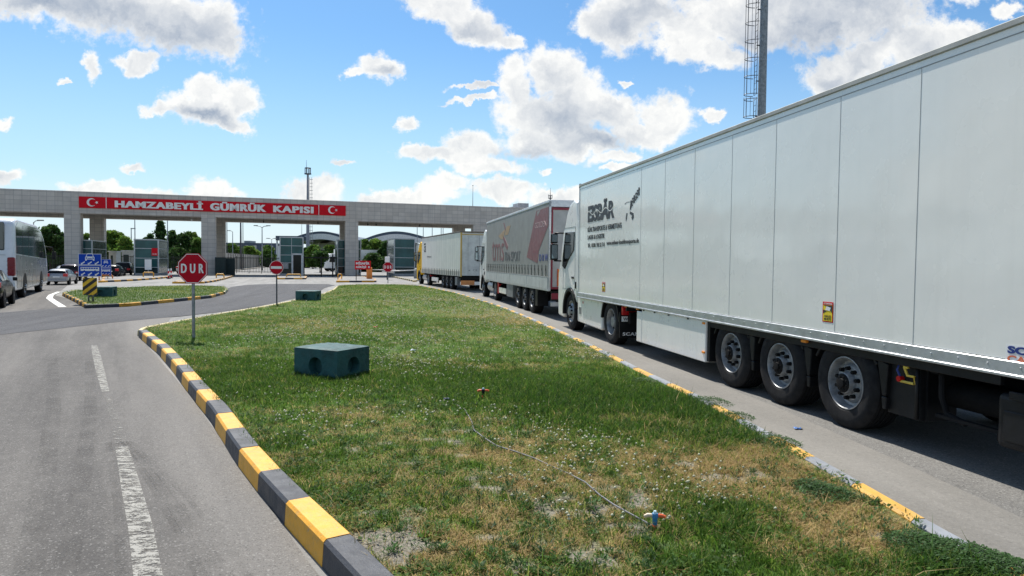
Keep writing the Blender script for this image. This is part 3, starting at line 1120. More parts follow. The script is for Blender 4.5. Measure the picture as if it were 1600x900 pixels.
    allcol.append(np.repeat((C_LUSH * .5 + C_GREEN * .5) * t, 4, 0))
    g = mesh_np('grass', np.concatenate(allc), np.concatenate(allf), 3, np.concatenate(allcol), attr_mat("grass_blade", .65, .5))
    tag(g, 'patchy mown lawn grass, green with straw coloured dry spots', 'grass', kind='stuff')
    # weed clumps spilling over the kerb on the lane side
    V, Fc, cc = [], [], []
    nv = 0
    for (px, py, r_, hh, n) in [(1292, 768, .20, .07, 1500), (1268, 757, .15, .06, 900), (1108, 628, .28, .09, 1500), (1150, 650, .2, .07, 900), (1212, 690, .24, .08, 1300), (1500, 872, .33, .09, 3800), (1440, 848, .22, .07, 1800), (1560, 888, .28, .08, 2600), (1005, 595, .25, .07, 700), (940, 560, .2, .06, 500)]:
        cx, cy = G(px, py, .14)
        a = rs.uniform(0, 6.28, n)
        rad = r_ * np.sqrt(rs.uniform(0, 1, n))
        x, y = cx + np.cos(a) * rad * 1.5 * .7, cy + np.sin(a) * rad
        z = .11 + hh * (1 - (rad / r_) ** 2) * rs.uniform(.3, 1, n) + .01
        l = rs.uniform(.012, .034, n)
        b_ = rs.uniform(0, 6.28, n)
        w = l * rs.uniform(.14, .3, n)
        dx, dy = np.cos(b_), np.sin(b_)
        zz = rs.uniform(-.3, .8, n) * l
        P = np.stack([np.stack([x, y, z], 1), np.stack([x + dx * l * .5 - dy * w, y + dy * l * .5 + dx * w, z + zz * .6], 1), np.stack([x + dx * l, y + dy * l, z + zz * .7], 1), np.stack([x + dx * l * .5 + dy * w, y + dy * l * .5 - dx * w, z + zz * .6], 1)], 1)
        V.append(P.reshape(-1, 3))
        Fc.append(np.arange(n * 4).reshape(n, 4) + nv)
        nv += n * 4
        cc.append(np.repeat(np.array([.035, .085, .02]) * rs.uniform(.55, 1.5, (n, 1)), 4, 0))
    # upright sprigs of darker weeds between the straw
    ns = 6500
    sy = 3.2 + 13 * rs.uniform(0, 1, ns) ** 1.35
    sx = rs.uniform(-1, 1, ns) * (.77 * sy + .4)
    ok = inside(LAWN, sx, sy)
    sx, sy = sx[ok], sy[ok]
    fld_ = fbm(sx, sy, 1.3, 71) + .5 * (fbm(sx, sy, 4, 73, 2) - .5)
    inner = np.full(len(sx), 9.0)
    for q in range(len(KL) - 1):
        ax, ay = KL[q]
        bx, by = KL[q + 1]
        tt = np.clip(((sx - ax) * (bx - ax) + (sy - ay) * (by - ay)) / ((bx - ax) ** 2 + (by - ay) ** 2), 0, 1)
        inner = np.minimum(inner, np.hypot(sx - ax - tt * (bx - ax), sy - ay - tt * (by - ay)))
    ok = (fld_ + .35 * np.exp(-((inner - .3) / .18) ** 2) > .50) & (inner > .26)
    sx, sy = sx[ok], sy[ok]
    bx_, by_ = G(519, 584, .12)
    ca, sa = math.cos(R(-28)), math.sin(R(-28))
    ex = np.concatenate([rs.uniform(-.46, .46, 26), np.full(18, .47) + rs.normal(0, .02, 18)])
    ey = np.concatenate([np.full(26, -.40) + rs.normal(0, .02, 26), rs.uniform(-.4, .36, 18)])
    sx = np.concatenate([sx, bx_ + ex * ca - ey * sa])
    sy = np.concatenate([sy, by_ + ex * sa + ey * ca])
    for cx, cy in zip(sx, sy):
        n = int(rs.uniform(14, 50))
        r_ = rs.uniform(.02, .075)
        hh = rs.uniform(.03, .075)
        a = rs.uniform(0, 6.28, n)
        rad = r_ * np.sqrt(rs.uniform(0, 1, n))
        x, y = cx + np.cos(a) * rad * .6, cy + np.sin(a) * rad * .6
        z = .105 + rs.uniform(0, .8, n) * hh
        l = rs.uniform(.012, .032, n)
        dx, dy = np.cos(a + rs.normal(0, .5, n)), np.sin(a + rs.normal(0, .5, n))
        w = l * rs.uniform(.10, .22, n)
        up = l * rs.uniform(.2, 1.3, n)
        P = np.stack([np.stack([x, y, z], 1), np.stack([x + dx * l * .5 - dy * w, y + dy * l * .5 + dx * w, z + up * .6], 1), np.stack([x + dx * l, y + dy * l, z + up], 1), np.stack([x + dx * l * .5 + dy * w, y + dy * l * .5 - dx * w, z + up * .6], 1)], 1)
        V.append(P.reshape(-1, 3))
        Fc.append(np.arange(n * 4).reshape(n, 4) + nv)
        nv += n * 4
        cc.append(np.repeat(np.array([.045, .105, .022]) * rs.uniform(.55, 1.5) * rs.uniform(.7, 1.35, (n, 1)), 4, 0))
    g = mesh_np('weeds', np.concatenate(V), np.concatenate(Fc), 4, np.concatenate(cc), attr_mat("weed_leaf", .6, .3))
    tag(g, 'dark green leafy weeds in small clumps on the lawn and beside the kerbs', 'weeds', kind='stuff')
    # clover flowers
    N = 42000
    y = 4.5 + 36 * rs.uniform(0, 1, N) ** 1.1
    x = rs.uniform(-.77, 1, N) * y
    ok = inside(LAWN, x, y)
    x, y = x[ok], y[ok]
    dens = fbm(x, y, .8, 99) + .35 * (fbm(x, y, 3, 98) - .5)
    boost = np.zeros(len(x))
    for (px, py, rx, ry) in [(1060, 560, 110, 18), (960, 545, 90, 14), (880, 510, 90, 16), (760, 490, 90, 12), (640, 530, 100, 20), (680, 565, 90, 14), (700, 470, 120, 10), (1150, 590, 60, 10), (560, 500, 80, 12), (900, 690, 60, 20), (450, 530, 90, 14)]:
        c = G(px, py, .12)
        e = G(px + rx, py, .12)
        fr, nr = G(px, py + ry, .12), G(px, py - ry, .12)
        boost += np.exp(-((x - c[0]) / (e[0] - c[0])) ** 2 - ((y - c[1]) / (abs(nr[1] - fr[1]) / 2)) ** 2)
    ok = rs.uniform(0, 1, len(x)) < np.clip((dens - .52) * 2.2 + boost * .9 - .05, 0, .9)
    x, y = x[ok], y[ok]
    n = len(x)
    r_ = rs.uniform(.008, .013, n) * (1 + .045 * y)
    z = .14 + rs.uniform(0, .03, n)
    d6 = np.array([[1, 0, 0], [0, 1, 0], [-1, 0, 0], [0, -1, 0], [0, 0, .9], [0, 0, -.7]])
    V = (np.stack([x, y, z], 1)[:, None, :] + d6[None] * r_[:, None, None]).reshape(-1, 3)
    tri = np.array([[0, 1, 4], [1, 2, 4], [2, 3, 4], [3, 0, 4], [1, 0, 5], [2, 1, 5], [3, 2, 5], [0, 3, 5]])
    Fc = ((np.arange(n) * 6)[:, None, None] + tri[None]).reshape(-1, 3)
    g = mesh_np('clover_flowers', V, Fc, 3, np.repeat(np.array([.58, .58, .42]) * rs.uniform(.7, 1.15, (n, 1)), 6, 0), attr_mat("clover_flower", .8, .2))
    tag(g, 'tiny white clover flowers scattered over the lawn', 'flowers', kind='stuff')


build_grass()

# island lawn beyond the dark road
ISL = [G(97, 458, .12), G(118, 468, .12), G(134, 477, .12), G(200, 474.5, .12), G(270, 468, .12), G(330, 462, .12), G(352, 456, .12), G(357, 451.5, .12), G(350, 447.5, .12), G(300, 446, .12), G(230, 447.5, .12), G(150, 451, .12), G(110, 454, .12)]
isl_o = poly_obj('lawn', ISL, .12, mat("island_turf", (.085, .125, .028), .95, var=.35, scale=1.3, fine=.4, bscale=12, dirt=.5, dirtcol=(.20, .17, .07)))
c_ = [(sum(p[0] for p in ISL) / len(ISL)), (sum(p[1] for p in ISL) / len(ISL))]
kerb('kerb', ISL[:3][::1], .16, .14, .75, [M['kerb_y'], M['kerb_k']], side=-1)
kerb('kerb', ISL[2:7], .16, .14, 1.15, [M['kerb_k'], M['kerb_y']], side=-1)
kerb('kerb', ISL[6:] + [ISL[0]], .14, .13, 1.1, [M['kerb_pale'], M['kerb_grey']], side=-1)
rs = np.random.RandomState(5)
N = 26000
x = rs.uniform(-23.5, -14.3, N)
y = rs.uniform(24, 46, N)
ok = inside(ISL, x, y)
x, y = x[ok], y[ok]
n = len(x)
h = rs.uniform(.03, .09, n)
a = rs.uniform(0, 6.28, n)
V = np.stack([np.stack([x - .008, y, h * 0 + .12], 1), np.stack([x + .008, y, h * 0 + .12], 1), np.stack([x + np.cos(a) * .03, y + np.sin(a) * .03, .12 + h], 1)], 1).reshape(-1, 3)
dn = fbm(x, y, .6, 70)[:, None]
cc = np.repeat(np.where(dn + rs.uniform(-.15, .15, (n, 1)) > .60, C_YEL, C_GREEN * .9) * rs.uniform(.6, 1.3, (n, 1)), 3, 0)
tag(mesh_np('grass', V, np.arange(n * 3).reshape(n, 3), 3, cc, bpy.data.materials['grass_blade']), 'short grass on the small kerbed traffic island', 'grass', kind='stuff')


# ------------------------------------------------------------------ gate
GA = R(18.3)
a0, _ = ray(325, 432)
GO = Vector((a0 * 77, 77, 0))
GD = Vector((math.cos(GA), math.sin(GA), 0))
GN = Vector((-math.sin(GA), math.cos(GA), 0))


def gs(px, t=0, py=400):
    """distance along the gate at which photo column px meets the plane t behind its face"""
    P = GO + GN * t
    a, b = ray(px, py)
    s = (a * P.y - P.x) / (GD.x - a * GD.y)
    return s, CAM_H + b * (P.y + s * GD.y)


def gw(s, t, z=0):
    return GO + GD * s + GN * t + Vector((0, 0, z))


gate = thing('customs_gate', 'long grey stone-clad customs gate spanning the road with a red name banner', 'gate', GO, GA)
mb = MB().box(-48, 39, 0, 1.5, 6.6, 8.95)
mb.box(-48, 39, 1.5, 9.2, 7.9, 8.7)
o = mb.build('front_beam', M['stone'], gate, bevel=.02, seg=1)
MB().box(-48, 39, 9.2, 10.7, 6.6, 8.95).build('rear_beam', M['stone'], gate)
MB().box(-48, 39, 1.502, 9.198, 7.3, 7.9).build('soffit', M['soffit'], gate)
for (s0, s1) in ((-29.8, -28.3), (-14.0, -12.5), (-.67, .82), (15.1, 16.6), (30.9, 32.8)):
    MB().box(s0, s1, .012, 1.2, 0, 6.598).build('column', M['stone'], gate)
for (s0, s1) in ((-29.8, -28.3), (-13.85, -12.35), (-.3, 1.1), (15.15, 16.7), (30.6, 32.2)):
    MB().box(s0, s1, 9.3, 10.5, 0, 6.598).build('rear_column', M['stone'], gate)
MB().box(gs(806, 3)[0], gs(822, 3)[0], 2.2, 4.5, 8.7, 9.75).box(gs(797, 3)[0], gs(806, 3)[0], 2.4, 4.3, 8.7, 9.25).build('roof_box', mat("grey_metal_box", (.34, .35, .37), .6), gate)
sign = MB().box(-12.57, 15.12, -.14, -.002, 7.2, 8.4).build('sign_board', M['red'], gate, bevel=.02, seg=1)
sign['label'] = 'red banner with white lettering and crescent emblems'
MB().box(-10.03, -9.97, -.152, -.141, 7.2, 8.4).build('divider', M['signwhite'], sign)
MB().box(12.0, 12.06, -.152, -.141, 7.2, 8.4).build('divider', M['signwhite'], sign)
M['letter'] = mat("letter_white", (.78, .76, .72), .5, var=.12, scale=2)
words_ = [("HAMZABEYLİ", gs(181)[0], gs(318)[0], .97), ("GÜMRÜK", gs(329)[0], gs(416.5)[0], .97), ("KAPISI", gs(427)[0], gs(490)[0], .86)]
for wd, s0, s1, hh in words_:
    zb = 7.37
    hgt = {'HAMZABEYLİ': .96, 'GÜMRÜK': 1.0, 'KAPISI': .78}[wd]
    text('lettering', wd, M['letter'], sign, (s0, -.15, zb - .02), (1, 0, 0), (0, 0, 1), s1 - s0 - .10, hgt, .10, bold=.03, spacing=1.12, fat=.10)


def crescent(cx, cz, r, y0, y1, parent, m):
    mb = MB()
    pts = []
    n = 22
    for i in range(n + 1):
        t = R(38) + (2 * math.pi - 2 * R(38)) * i / n
        pts.append((cx + r * math.cos(t), cz + r * math.sin(t)))
    r2, dx = r * .78, r * .26
    e = pts[-1]
    a1 = math.atan2(e[1] - cz, e[0] - cx - dx)
    a0_ = math.atan2(pts[0][1] - cz, pts[0][0] - cx - dx)
    a1 = a1 + 2 * math.pi if a1 < 0 else a1
    inner = []
    for i in range(1, n):
        t = a1 + (a0_ - a1) * i / n
        inner.append((cx + dx + r2 * math.cos(t), cz + r2 * math.sin(t)))
    # quads between the arcs
    m_ = min(len(pts) - 2, len(inner))
    V_ = [(p[0], y0, p[1]) for p in pts] + [(p[0], y0, p[1]) for p in inner] + [(p[0], y1, p[1]) for p in pts] + [(p[0], y1, p[1]) for p in inner]
    k = len(pts)
    li = len(inner)
    tot = k + li
    fs = []
    for i in range(k - 1):
        # outer i,i+1 with inner reversed
        a = li - i
        b = li - i - 1
        q = [i, i + 1]
        if 0 <= b < li:
            q.append(k + b)
        if 0 <= a < li:
            q.append(k + a)
        if len(q) >= 3:
            fs.append(tuple(q))
    mb.add(V_, fs)
    star = []
    for i in range(10):
        rr_ = r * (.42 if i % 2 == 0 else .17)
        t = math.pi + i * math.pi / 5
        star.append((cx + r * 1.12 + rr_ * math.cos(t), cz + rr_ * math.sin(t)))
    mb.prism(star, y0, y1, 'y')
    o = mb.build('crescent_and_star', m, parent, auto=False)
    so_ = o.modifiers.new('t', 'SOLIDIFY')
    so_.thickness = .03
    return o


crescent(gs(144.5)[0], 7.80, .44, -.17, -.15, sign, M['letter'])
crescent(gs(518.5)[0], 7.84, .44, -.17, -.15, sign, M['letter'])
for px in (83, 186, 286, 398, 502, 586, 681):
    s, _ = gs(px, 3)
    MB().box(s - .35, s + .35, 2.7, 3.6, 7.08, 7.298).build('soffit_lamp', M['black'], gate)
for px in (299.5, 334, 412, 497, 575, 588, 656):
    s, _ = gs(px, 1.3)
    mb = MB().cyl((s, 1.7, 6.35), (s, 1.7, 7.3), .03, n=6)
    mb.box(s - .07, s + .07, 1.45, 1.85, 6.22, 6.38)
    mb.build('camera', M['black'] if px > 320 else M['signwhite'], gate)


# ------------------------------------------------------------------ booths
def booth(label, px0, px1, t0, depth, zt, nx=2, rows=(0, .95, 1.9, 2.9, 3.85), side_mat='teal', extra=None, name='toll_booth'):
    s0 = gs(px0, t0)[0]
    s1 = gs(px1, t0)[0]
    loc = gw(s0, t0)
    b = thing(name, label, 'booth', loc, GA, 'glass booths standing under and around the gate')
    w = s1 - s0
    d = depth
    zs = [zt * r_ / 3.85 for r_ in rows]
    MB().box(.08, w - .08, .08, d - .08, 0, zt - .1).build('core', M['tealdark'], b)
    MB().box(-.06, w + .06, -.06, d + .06, zt - .1, zt + .02).build('roof', M['frame'], b)
    MB().box(-.02, w + .02, -.02, d + .02, 0, .35).build('base', mat("booth_base", (.30, .31, .31), .8), b)
    fr = MB()
    for x in [0, w] + [w * i / nx for i in range(1, nx)]:
        tw = .06 if x in (0, w) else .025
        fr.box(x - tw, x + tw, -.05, .05, .35, zt - .1)
    for yy in (d,):
        for x in (0, w):
            fr.box(x - .06, x + .06, yy - .06, yy + .04, .35, zt - .1)
    for z in zs[1:-1]:
        fr.box(-.03, w + .03, -.04, .0, z - .03, z + .03)
        fr.box(-.04, .0, .0, d, z - .03, z + .03)
        fr.box(w, w + .04, .0, d, z - .03, z + .03)
    fr.build('frame', M['frame'], b)
    for j in range(len(zs) - 1):
        for i in range(nx):
            mm = M['teal'] if j >= 1 or extra == 'all' else M['tealdark']
            MB().box(w * i / nx + .03, w * (i + 1) / nx - .03, .0, .07, max(zs[j], .36) + .01, min(zs[j + 1], zt - .11) - .01).build('glass_panel', mm, b)
    for (xa, xb) in ((-.005, .07), (w - .07, w + .005)):
        for j in range(len(zs) - 1):
            MB().box(xa, xb, .09, d - .09, max(zs[j], .36) + .01, min(zs[j + 1], zt - .11) - .01).build('glass_panel', M[side_mat], b)
    return b, w


b1, w1 = booth('teal glass booth with a red sticker behind the big red stop sign', 210.3, 247.5, -5, 6, 3.85, 1, side_mat='teal_light')
MB().box(w1 - .62, w1 - .05, -.075, -.052, 2.15, 2.95).build('red_sticker', M['red'], b1)
text('sticker_text', 'DUR', M['signwhite'], b1, (w1 - .52, -.077, 2.25), (1, 0, 0), (0, 0, 1), .38, .16, .004)
b2, w2 = booth('teal glass booth with a grey doorway behind the no entry sign', 437.5, 473.5, -3, 5, 4.45, 2, rows=(0, 1.35, 2.1, 3.0, 3.85))
MB().box(w2 * .50, w2 * .57, -.16, -.055, 0, 2.55).box(w2 * .92, w2 * .99, -.16, -.055, 0, 2.55).box(w2 * .50, w2 * .99, -.16, -.055, 2.45, 2.62).build('door_frame', mat("door_frame_grey", (.50, .52, .53), .4), b2)
MB().box(w2 * .575, w2 * .915, -.10, -.055, .36, 2.44).build('door', M['glass'], b2)
MB().box(w2 * .12, w2 * .36, -.45, -.06, .9, 1.6).build('counter_box', M['steel'], b2)
b3, w3 = booth('teal glass booth beyond the barrier, next to the yellow lorry cab', 616.2, 648, 0, 6, 4.65, 1, side_mat='teal_light')
bl_, wl = booth('glass booth between stone columns behind the blue lane signs', 124, 144, 1, 6, 3.8, 1, side_mat='teal_light')
b5, w5 = booth('narrow teal glass booth in the shade behind the third stone column', 527.5, 540, 2.0, 4, 4.4, 1, rows=(0, 1.0, 1.9, 2.9, 3.85))
b6, w6 = booth('thin glass booth side peeping past the third stone column', 559.6, 563.6, 2.2, 4, 4.4, 1)

for (px, t, w_, h_, lab) in ((336, -.6, 1.1, 2.1, 'low dark green metal cabinet against the second stone column'), (353, 1.0, .95, 2.0, 'dark green cabinet just beyond the second stone column')):
    s = gs(px, t)[0]
    o = thing('metal_cabinet', lab, 'cabinet', gw(s, t), GA)
    MB().box(0, w_, 0, .5, 0, h_).build('body', M['green_dark'], o, bevel=.02, seg=1)
    MB().box(.05, w_ / 2 - .02, -.02, -.002, .1, h_ - .1).box(w_ / 2 + .02, w_ - .05, -.02, -.002, .1, h_ - .1).build('door', M['green_dark'], o)

# white notice board in front of booth 1
s = gs(226, -6.5)[0]
o = thing('notice_board', 'white notice board on a post in front of the booth', 'notice board', gw(s, -6.5), GA)
MB().box(0, .62, 0, .05, .72, 1.78).build('board', M['signwhite'], o, bevel=.01, seg=1)
MB().cyl((.31, .06, 0), (.31, .06, .9), .04, n=8).build('post', M['steel'], o)


def island(pts, blk=.9, z=.14, mats=None, w=.22):
    pts = list(pts)
    poly_obj('traffic_island', pts, z - .012, M['plaza'])
    kerb('kerb', pts + [pts[0]], w, z, blk, mats or [M['kerb_y'], M['kerb_k']], side=-1 if area(pts) > 0 else 1)


def area(p):
    return sum(p[i][0] * p[(i + 1) % len(p)][1] - p[(i + 1) % len(p)][0] * p[i][1] for i in range(len(p))) / 2


island([G(158, 439, .12), G(212, 436.5, .12), G(240, 434.5, .12), G(262, 432.5, .12), G(266, 430.5, .12), G(240, 429.5, .12), G(200, 430, .12), G(160, 433, .12)])
island([G(269, 440.5, .12), G(318, 440.5, .12), G(336, 438, .12), G(352, 434.5, .12), G(366, 430.5, .12), G(358, 429, .12), G(316, 431, .12)])
island([G(432, 434.5, .12), G(478, 434.5, .12), G(480, 432, .12), G(474, 429, .12), G(436, 429, .12), G(431, 431, .12)], blk=.8)
island([G(526, 439, .12), G(588, 438.8, .12), G(588, 436, .12), G(566, 431.5, .12), G(550, 429, .12), G(534, 429.5, .12)], blk=1.1)
island([G(612, 431.5, .12), G(648, 438.5, .12), G(656, 436, .12), G(650, 431, .12), G(630, 428.5, .12)], blk=.75, mats=[M['kerb_pale'], M['kerb_k']])


def crash_rail(px0, px1, py, h, lab, m):
    a, b = Vector((*G(px0, py), 0)), Vector((*G(px1, py), 0))
    o = thing('crash_rail', lab, 'crash rail', a)
    d = b - a
    L = d.length
    d.normalize()
    o.rotation_euler = (0, 0, math.atan2(d.y, d.x))
    MB().tube([(0, 0, 0), (0, 0, h - .1), (.08, 0, h), (L - .08, 0, h), (L, 0, h - .1), (L, 0, 0)], .055, 8).build('bent_tube', m, o)
    return o


crash_rail(155, 176, 437.5, .42, 'low orange tube crash rail at the island tip behind the blue signs', M['orange'])
crash_rail(224, 240, 434.8, .55, 'yellow crash rail in front of the glass booth and notice board', M['kerb_y'])
crash_rail(448, 470, 435.0, .42, 'yellow tube crash rail in front of the booth with the doorway', M['kerb_y'])
crash_rail(338, 350, 436.6, .5, 'yellow crash rail on the island of the second column', M['kerb_y'])
crash_rail(528, 534, 438.2, .6, 'short yellow crash rail at the island corner by the third column', M['kerb_y'])

# barrier and swing gate
s0 = gs(476, -2.5)[0]
s1 = gs(527, -2.5)[0]
o = thing('swing_gate', 'black steel tube swing gate closing the lane beside the glass booth', 'gate', gw(s0, -2.5), GA)
L = s1 - s0
MB().box(0, L * .49, 0, .1, 2.1, 2.24).box(0, L * .49, 0, .1, .12, .26).box(-.12, 0, 0, .12, .0, 2.3).box(L * .49, L * .53, -.02, .12, .0, 2.35).build('gate_leaf', M['black'], o)
MB().box(L * .535, L, 0, .1, 2.1, 2.24).box(L * .535, L, 0, .1, .12, .26).box(L - .1, L, .02, .08, .26, 2.1).build('gate_leaf', M['black'], o)
MB().box(L * .84, L * .88, -.05, .1, 0, 2.6).build('post', M['black'], o)
a = Vector((*G(577, 437.5), 0))
o = thing('boom_barrier', 'orange boom barrier box with a thin raised arm beside the visitor sign', 'barrier', a, GA)
MB().box(-.26, .26, -.2, .2, .12, 1.25).build('cabinet', M['orange'], o, bevel=.03)
MB().cyl((.2, 0, 1.0), (2.6, 0, 1.0), .03, n=6).build('arm', M['signwhite'], o)
a = Vector((*G(648, 437), 0))
o = thing('boom_barrier', 'long white boom arm closing the lorry lane beside the glass booth', 'barrier', a, R(8))
MB().box(-.1, .3, .1, .5, 0, 1.1).build('cabinet', M['steel'], o, bevel=.03)
MB().cyl((.1, .05, .98), (-3.3, .1, .82), .045, n=6).build('arm', M['signwhite'], o)

# traffic posts red and white at booth 1
for (px, py, lab) in ((263.5, 435.5, 'red and white banded traffic post beside the glass booth'), (267.5, 434.5, 'second banded traffic post, just beyond the first one')):
    x, y = G(px, py)
    o = thing('traffic_post', lab, 'traffic post', (x, y, 0))
    mb = MB()
    for k in range(4):
        mb.cyl((0, 0, .06 + k * .22), (0, 0, .28 + k * .22), .07, n=10, mi=k % 2)
    mb.build('pipe', [M['red'], M['signwhite']], o)
    MB().cyl((0, 0, 0), (0, 0, .06), .2, .17, n=12).build('base', M['black'], o)


# ------------------------------------------------------------------ signs
def octagon(r):
    return [(r * math.cos(R(22.5 + 45 * i)), r * math.sin(R(22.5 + 45 * i))) for i in range(8)]


def stop_sign(lab, px, py, pz, cpx, cpy, dia, lw=.0):
    x, y = G(px, py, pz)
    a, b = ray(cpx, cpy)
    cz = CAM_H + b * y
    o = thing('stop_sign', lab, 'stop sign', (x, y, pz - .03))
    o.rotation_euler = (0, 0, R(-3) if dia > .5 else R(8))
    cz -= pz - .03
    r_ = dia / 2 / math.cos(R(22.5))
    MB().box(-.03, .03, .012, .05, 0, cz + dia * .3).build('post', M['steel'], o, bevel=.006, seg=1)
    pl = MB().prism([(p[0], p[1] + cz) for p in octagon(r_)], 0, .01, 'y', mi=0).build('sign_plate', M['signred'], o)
    mb = MB()
    A, B = octagon(r_ * .965), octagon(r_ * .925)
    for i in range(8):
        j = (i + 1) % 8
        mb.add([(A[i][0], -.0015, A[i][1] + cz), (A[j][0], -.0015, A[j][1] + cz), (B[j][0], -.0015, B[j][1] + cz), (B[i][0], -.0015, B[i][1] + cz)], [(0, 1, 2, 3)])
    mb.build('border', M['signwhite'], pl)
    w = dia * .78
    text('lettering', 'DUR', M['signwhite'], pl, (-w / 2, -.002, cz - dia * .155), (1, 0, 0), (0, 0, 1), w - dia * .02, dia * .31, .002, bold=.012, spacing=1.75, fat=dia * .02)
    return o


stop_sign('large octagonal red stop sign reading DUR on the near lawn', 301.5, 529, .12, 300.5, 419.5, .66)
stop_sign('small octagonal red stop sign reading DUR at the far lawn edge', 606, 442, .12, 605.5, 417.3, .80)

x, y = G(432, 476, .12)
a, b = ray(429.5, 418)
cz = CAM_H + b * y - .09
o = thing('no_entry_sign', 'round red no entry sign with a white bar on a thin post', 'road sign', (x, y, .09))
rr_ = .275
MB().cyl((0, .03, 0), (0, .03, cz + .1), .028, n=10).build('post', M['darksteel'], o)
disc = MB().cyl((0, .0, cz), (0, .012, cz), rr_, n=40, smooth=False).build('sign_plate', M['signred'], o)
mb = MB()
for i in range(40):
    t0, t1 = 2 * math.pi * i / 40, 2 * math.pi * (i + 1) / 40
    mb.add([(math.cos(t) * q, -.0015, cz + math.sin(t) * q) for t, q in ((t0, rr_ * .98), (t1, rr_ * .98), (t1, rr_ * .93), (t0, rr_ * .93))], [(0, 1, 2, 3)])
mb.build('border', M['signwhite'], disc)
MB().box(-rr_ * .78, rr_ * .78, -.003, -.001, cz - .05, cz + .05).build('white_bar', M['signwhite'], disc)


def lane_sign(px, py, gz, cpx, cpy0, cpy1, wpx, lab, lane_sign_cars=True):
    x, y = G(px, py, gz)
    z1 = CAM_H + ray(cpx, cpy0)[1] * y
    z0 = CAM_H + ray(cpx, cpy1)[1] * y
    w = wpx * y / F_PX
    cx = ray(cpx, (cpy0 + cpy1) / 2)[0] * y
    o = thing('lane_sign', lab, 'road sign', (cx, y, gz - .02), R(2))
    z0 -= gz - .02
    z1 -= gz - .02
    dx = x - cx
    MB().cyl((dx, .04, 0), (dx, .04, z1 - .05), .03, n=8).build('post', M['steel'], o)
    pl = MB().box(-w / 2, w / 2, 0, .015, z0, z1).build('sign_plate', M['signblue'], o, bevel=.004, seg=1)
    t = w * .018
    zm = (z0 + z1) / 2 + (z1 - z0) * .0
    mb = MB()
    for (a_, b_) in ((z0, zm - t * .6), (zm + t * .6, z1)):
        mb.box(-w / 2, w / 2, -.003, -.0005, a_, a_ + t).box(-w / 2, w / 2, -.003, -.0005, b_ - t, b_)
        mb.box(-w / 2, -w / 2 + t, -.003, -.0005, a_ + t, b_ - t).box(w / 2 - t, w / 2, -.003, -.0005, a_ + t, b_ - t)
    mb.build('border', M['signwhite'], pl)
    # front view of a car
    H = (z1 - z0) / 2
    cz_ = zm + H * .64
    k = w * .20

    def P(pts, q0=-.004, q1=-.0005):
        return [(p[0] * k, cz_ + p[1] * k) for p in pts]
    mb = MB()
    mb.prism(P([(-1, -.35), (1, -.35), (1.02, .1), (.85, .3), (-.85, .3), (-1.02, .1)]), -.004, -.0005, 'y')
    mb.prism(P([(-.85, .3), (-.62, .85), (-.5, .85), (-.7, .3)]), -.004, -.0005, 'y')
    mb.prism(P([(.85, .3), (.62, .85), (.5, .85), (.7, .3)]), -.004, -.0005, 'y')
    mb.prism(P([(-.62, .85), (.62, .85), (.55, .98), (-.55, .98)]), -.004, -.0005, 'y')
    mb.prism(P([(-1, -.36), (-.65, -.36), (-.65, -.62), (-1, -.62)]), -.004, -.0005, 'y')
    mb.prism(P([(1, -.36), (.65, -.36), (.65, -.62), (1, -.62)]), -.004, -.0005, 'y')
    mb.build('car_symbol', M['signwhite'], pl)
    mb = MB()
    for q in (-.72, .72):
        mb.cyl((q * k, -.006, cz_ - .05 * k), (q * k, -.0045, cz_ - .05 * k), .17 * k, n=12)
    mb.box(-.45 * k, .45 * k, -.006, -.0045, cz_ - .2 * k, cz_ - .05 * k)
    mb.build('car_symbol_detail', M['signblue'], pl)
    # side view of a bus
    zb = z0 + H * .62
    mb = MB().box(-w * .40, w * .40, -.004, -.0005, zb - H * .13, zb + H * .20)
    mb.build('bus_symbol', M['signwhite'], pl)
    mb = MB()
    for i in range(7):
        x0 = -w * .37 + i * w * .105
        mb.box(x0, x0 + w * .085, -.006, -.0045, zb + H * .04, zb + H * .15)
    for q in (-.24, .22):
        mb.cyl((q * w, -.006, zb - H * .13), (q * w, -.0045, zb - H * .13), H * .07, n=12)
    mb.build('bus_symbol_detail', M['signblue'], pl)
    mb = MB()
    for zc in (zm + H * .17, z0 + H * .2):
        for q in (-.30, 0, .30):
            u = w * .055
            c = (q * w, zc)
            mb.prism([(c[0] - u * 1.6, c[1] - u * 1.2), (c[0] - u * .2, c[1] - u * 1.2), (c[0] - u * .5, c[1] - u * .7), (c[0] + u * 1.7, c[1] + u * .8), (c[0] + u * 1.2, c[1] + u * 1.5), (c[0] - u * 1.0, c[1] + u * .0), (c[0] - u * 1.5, c[1] + u * .4)], -.004, -.0005, 'y')
    mb.build('arrows', M['signwhite'], pl)
    return o, dx


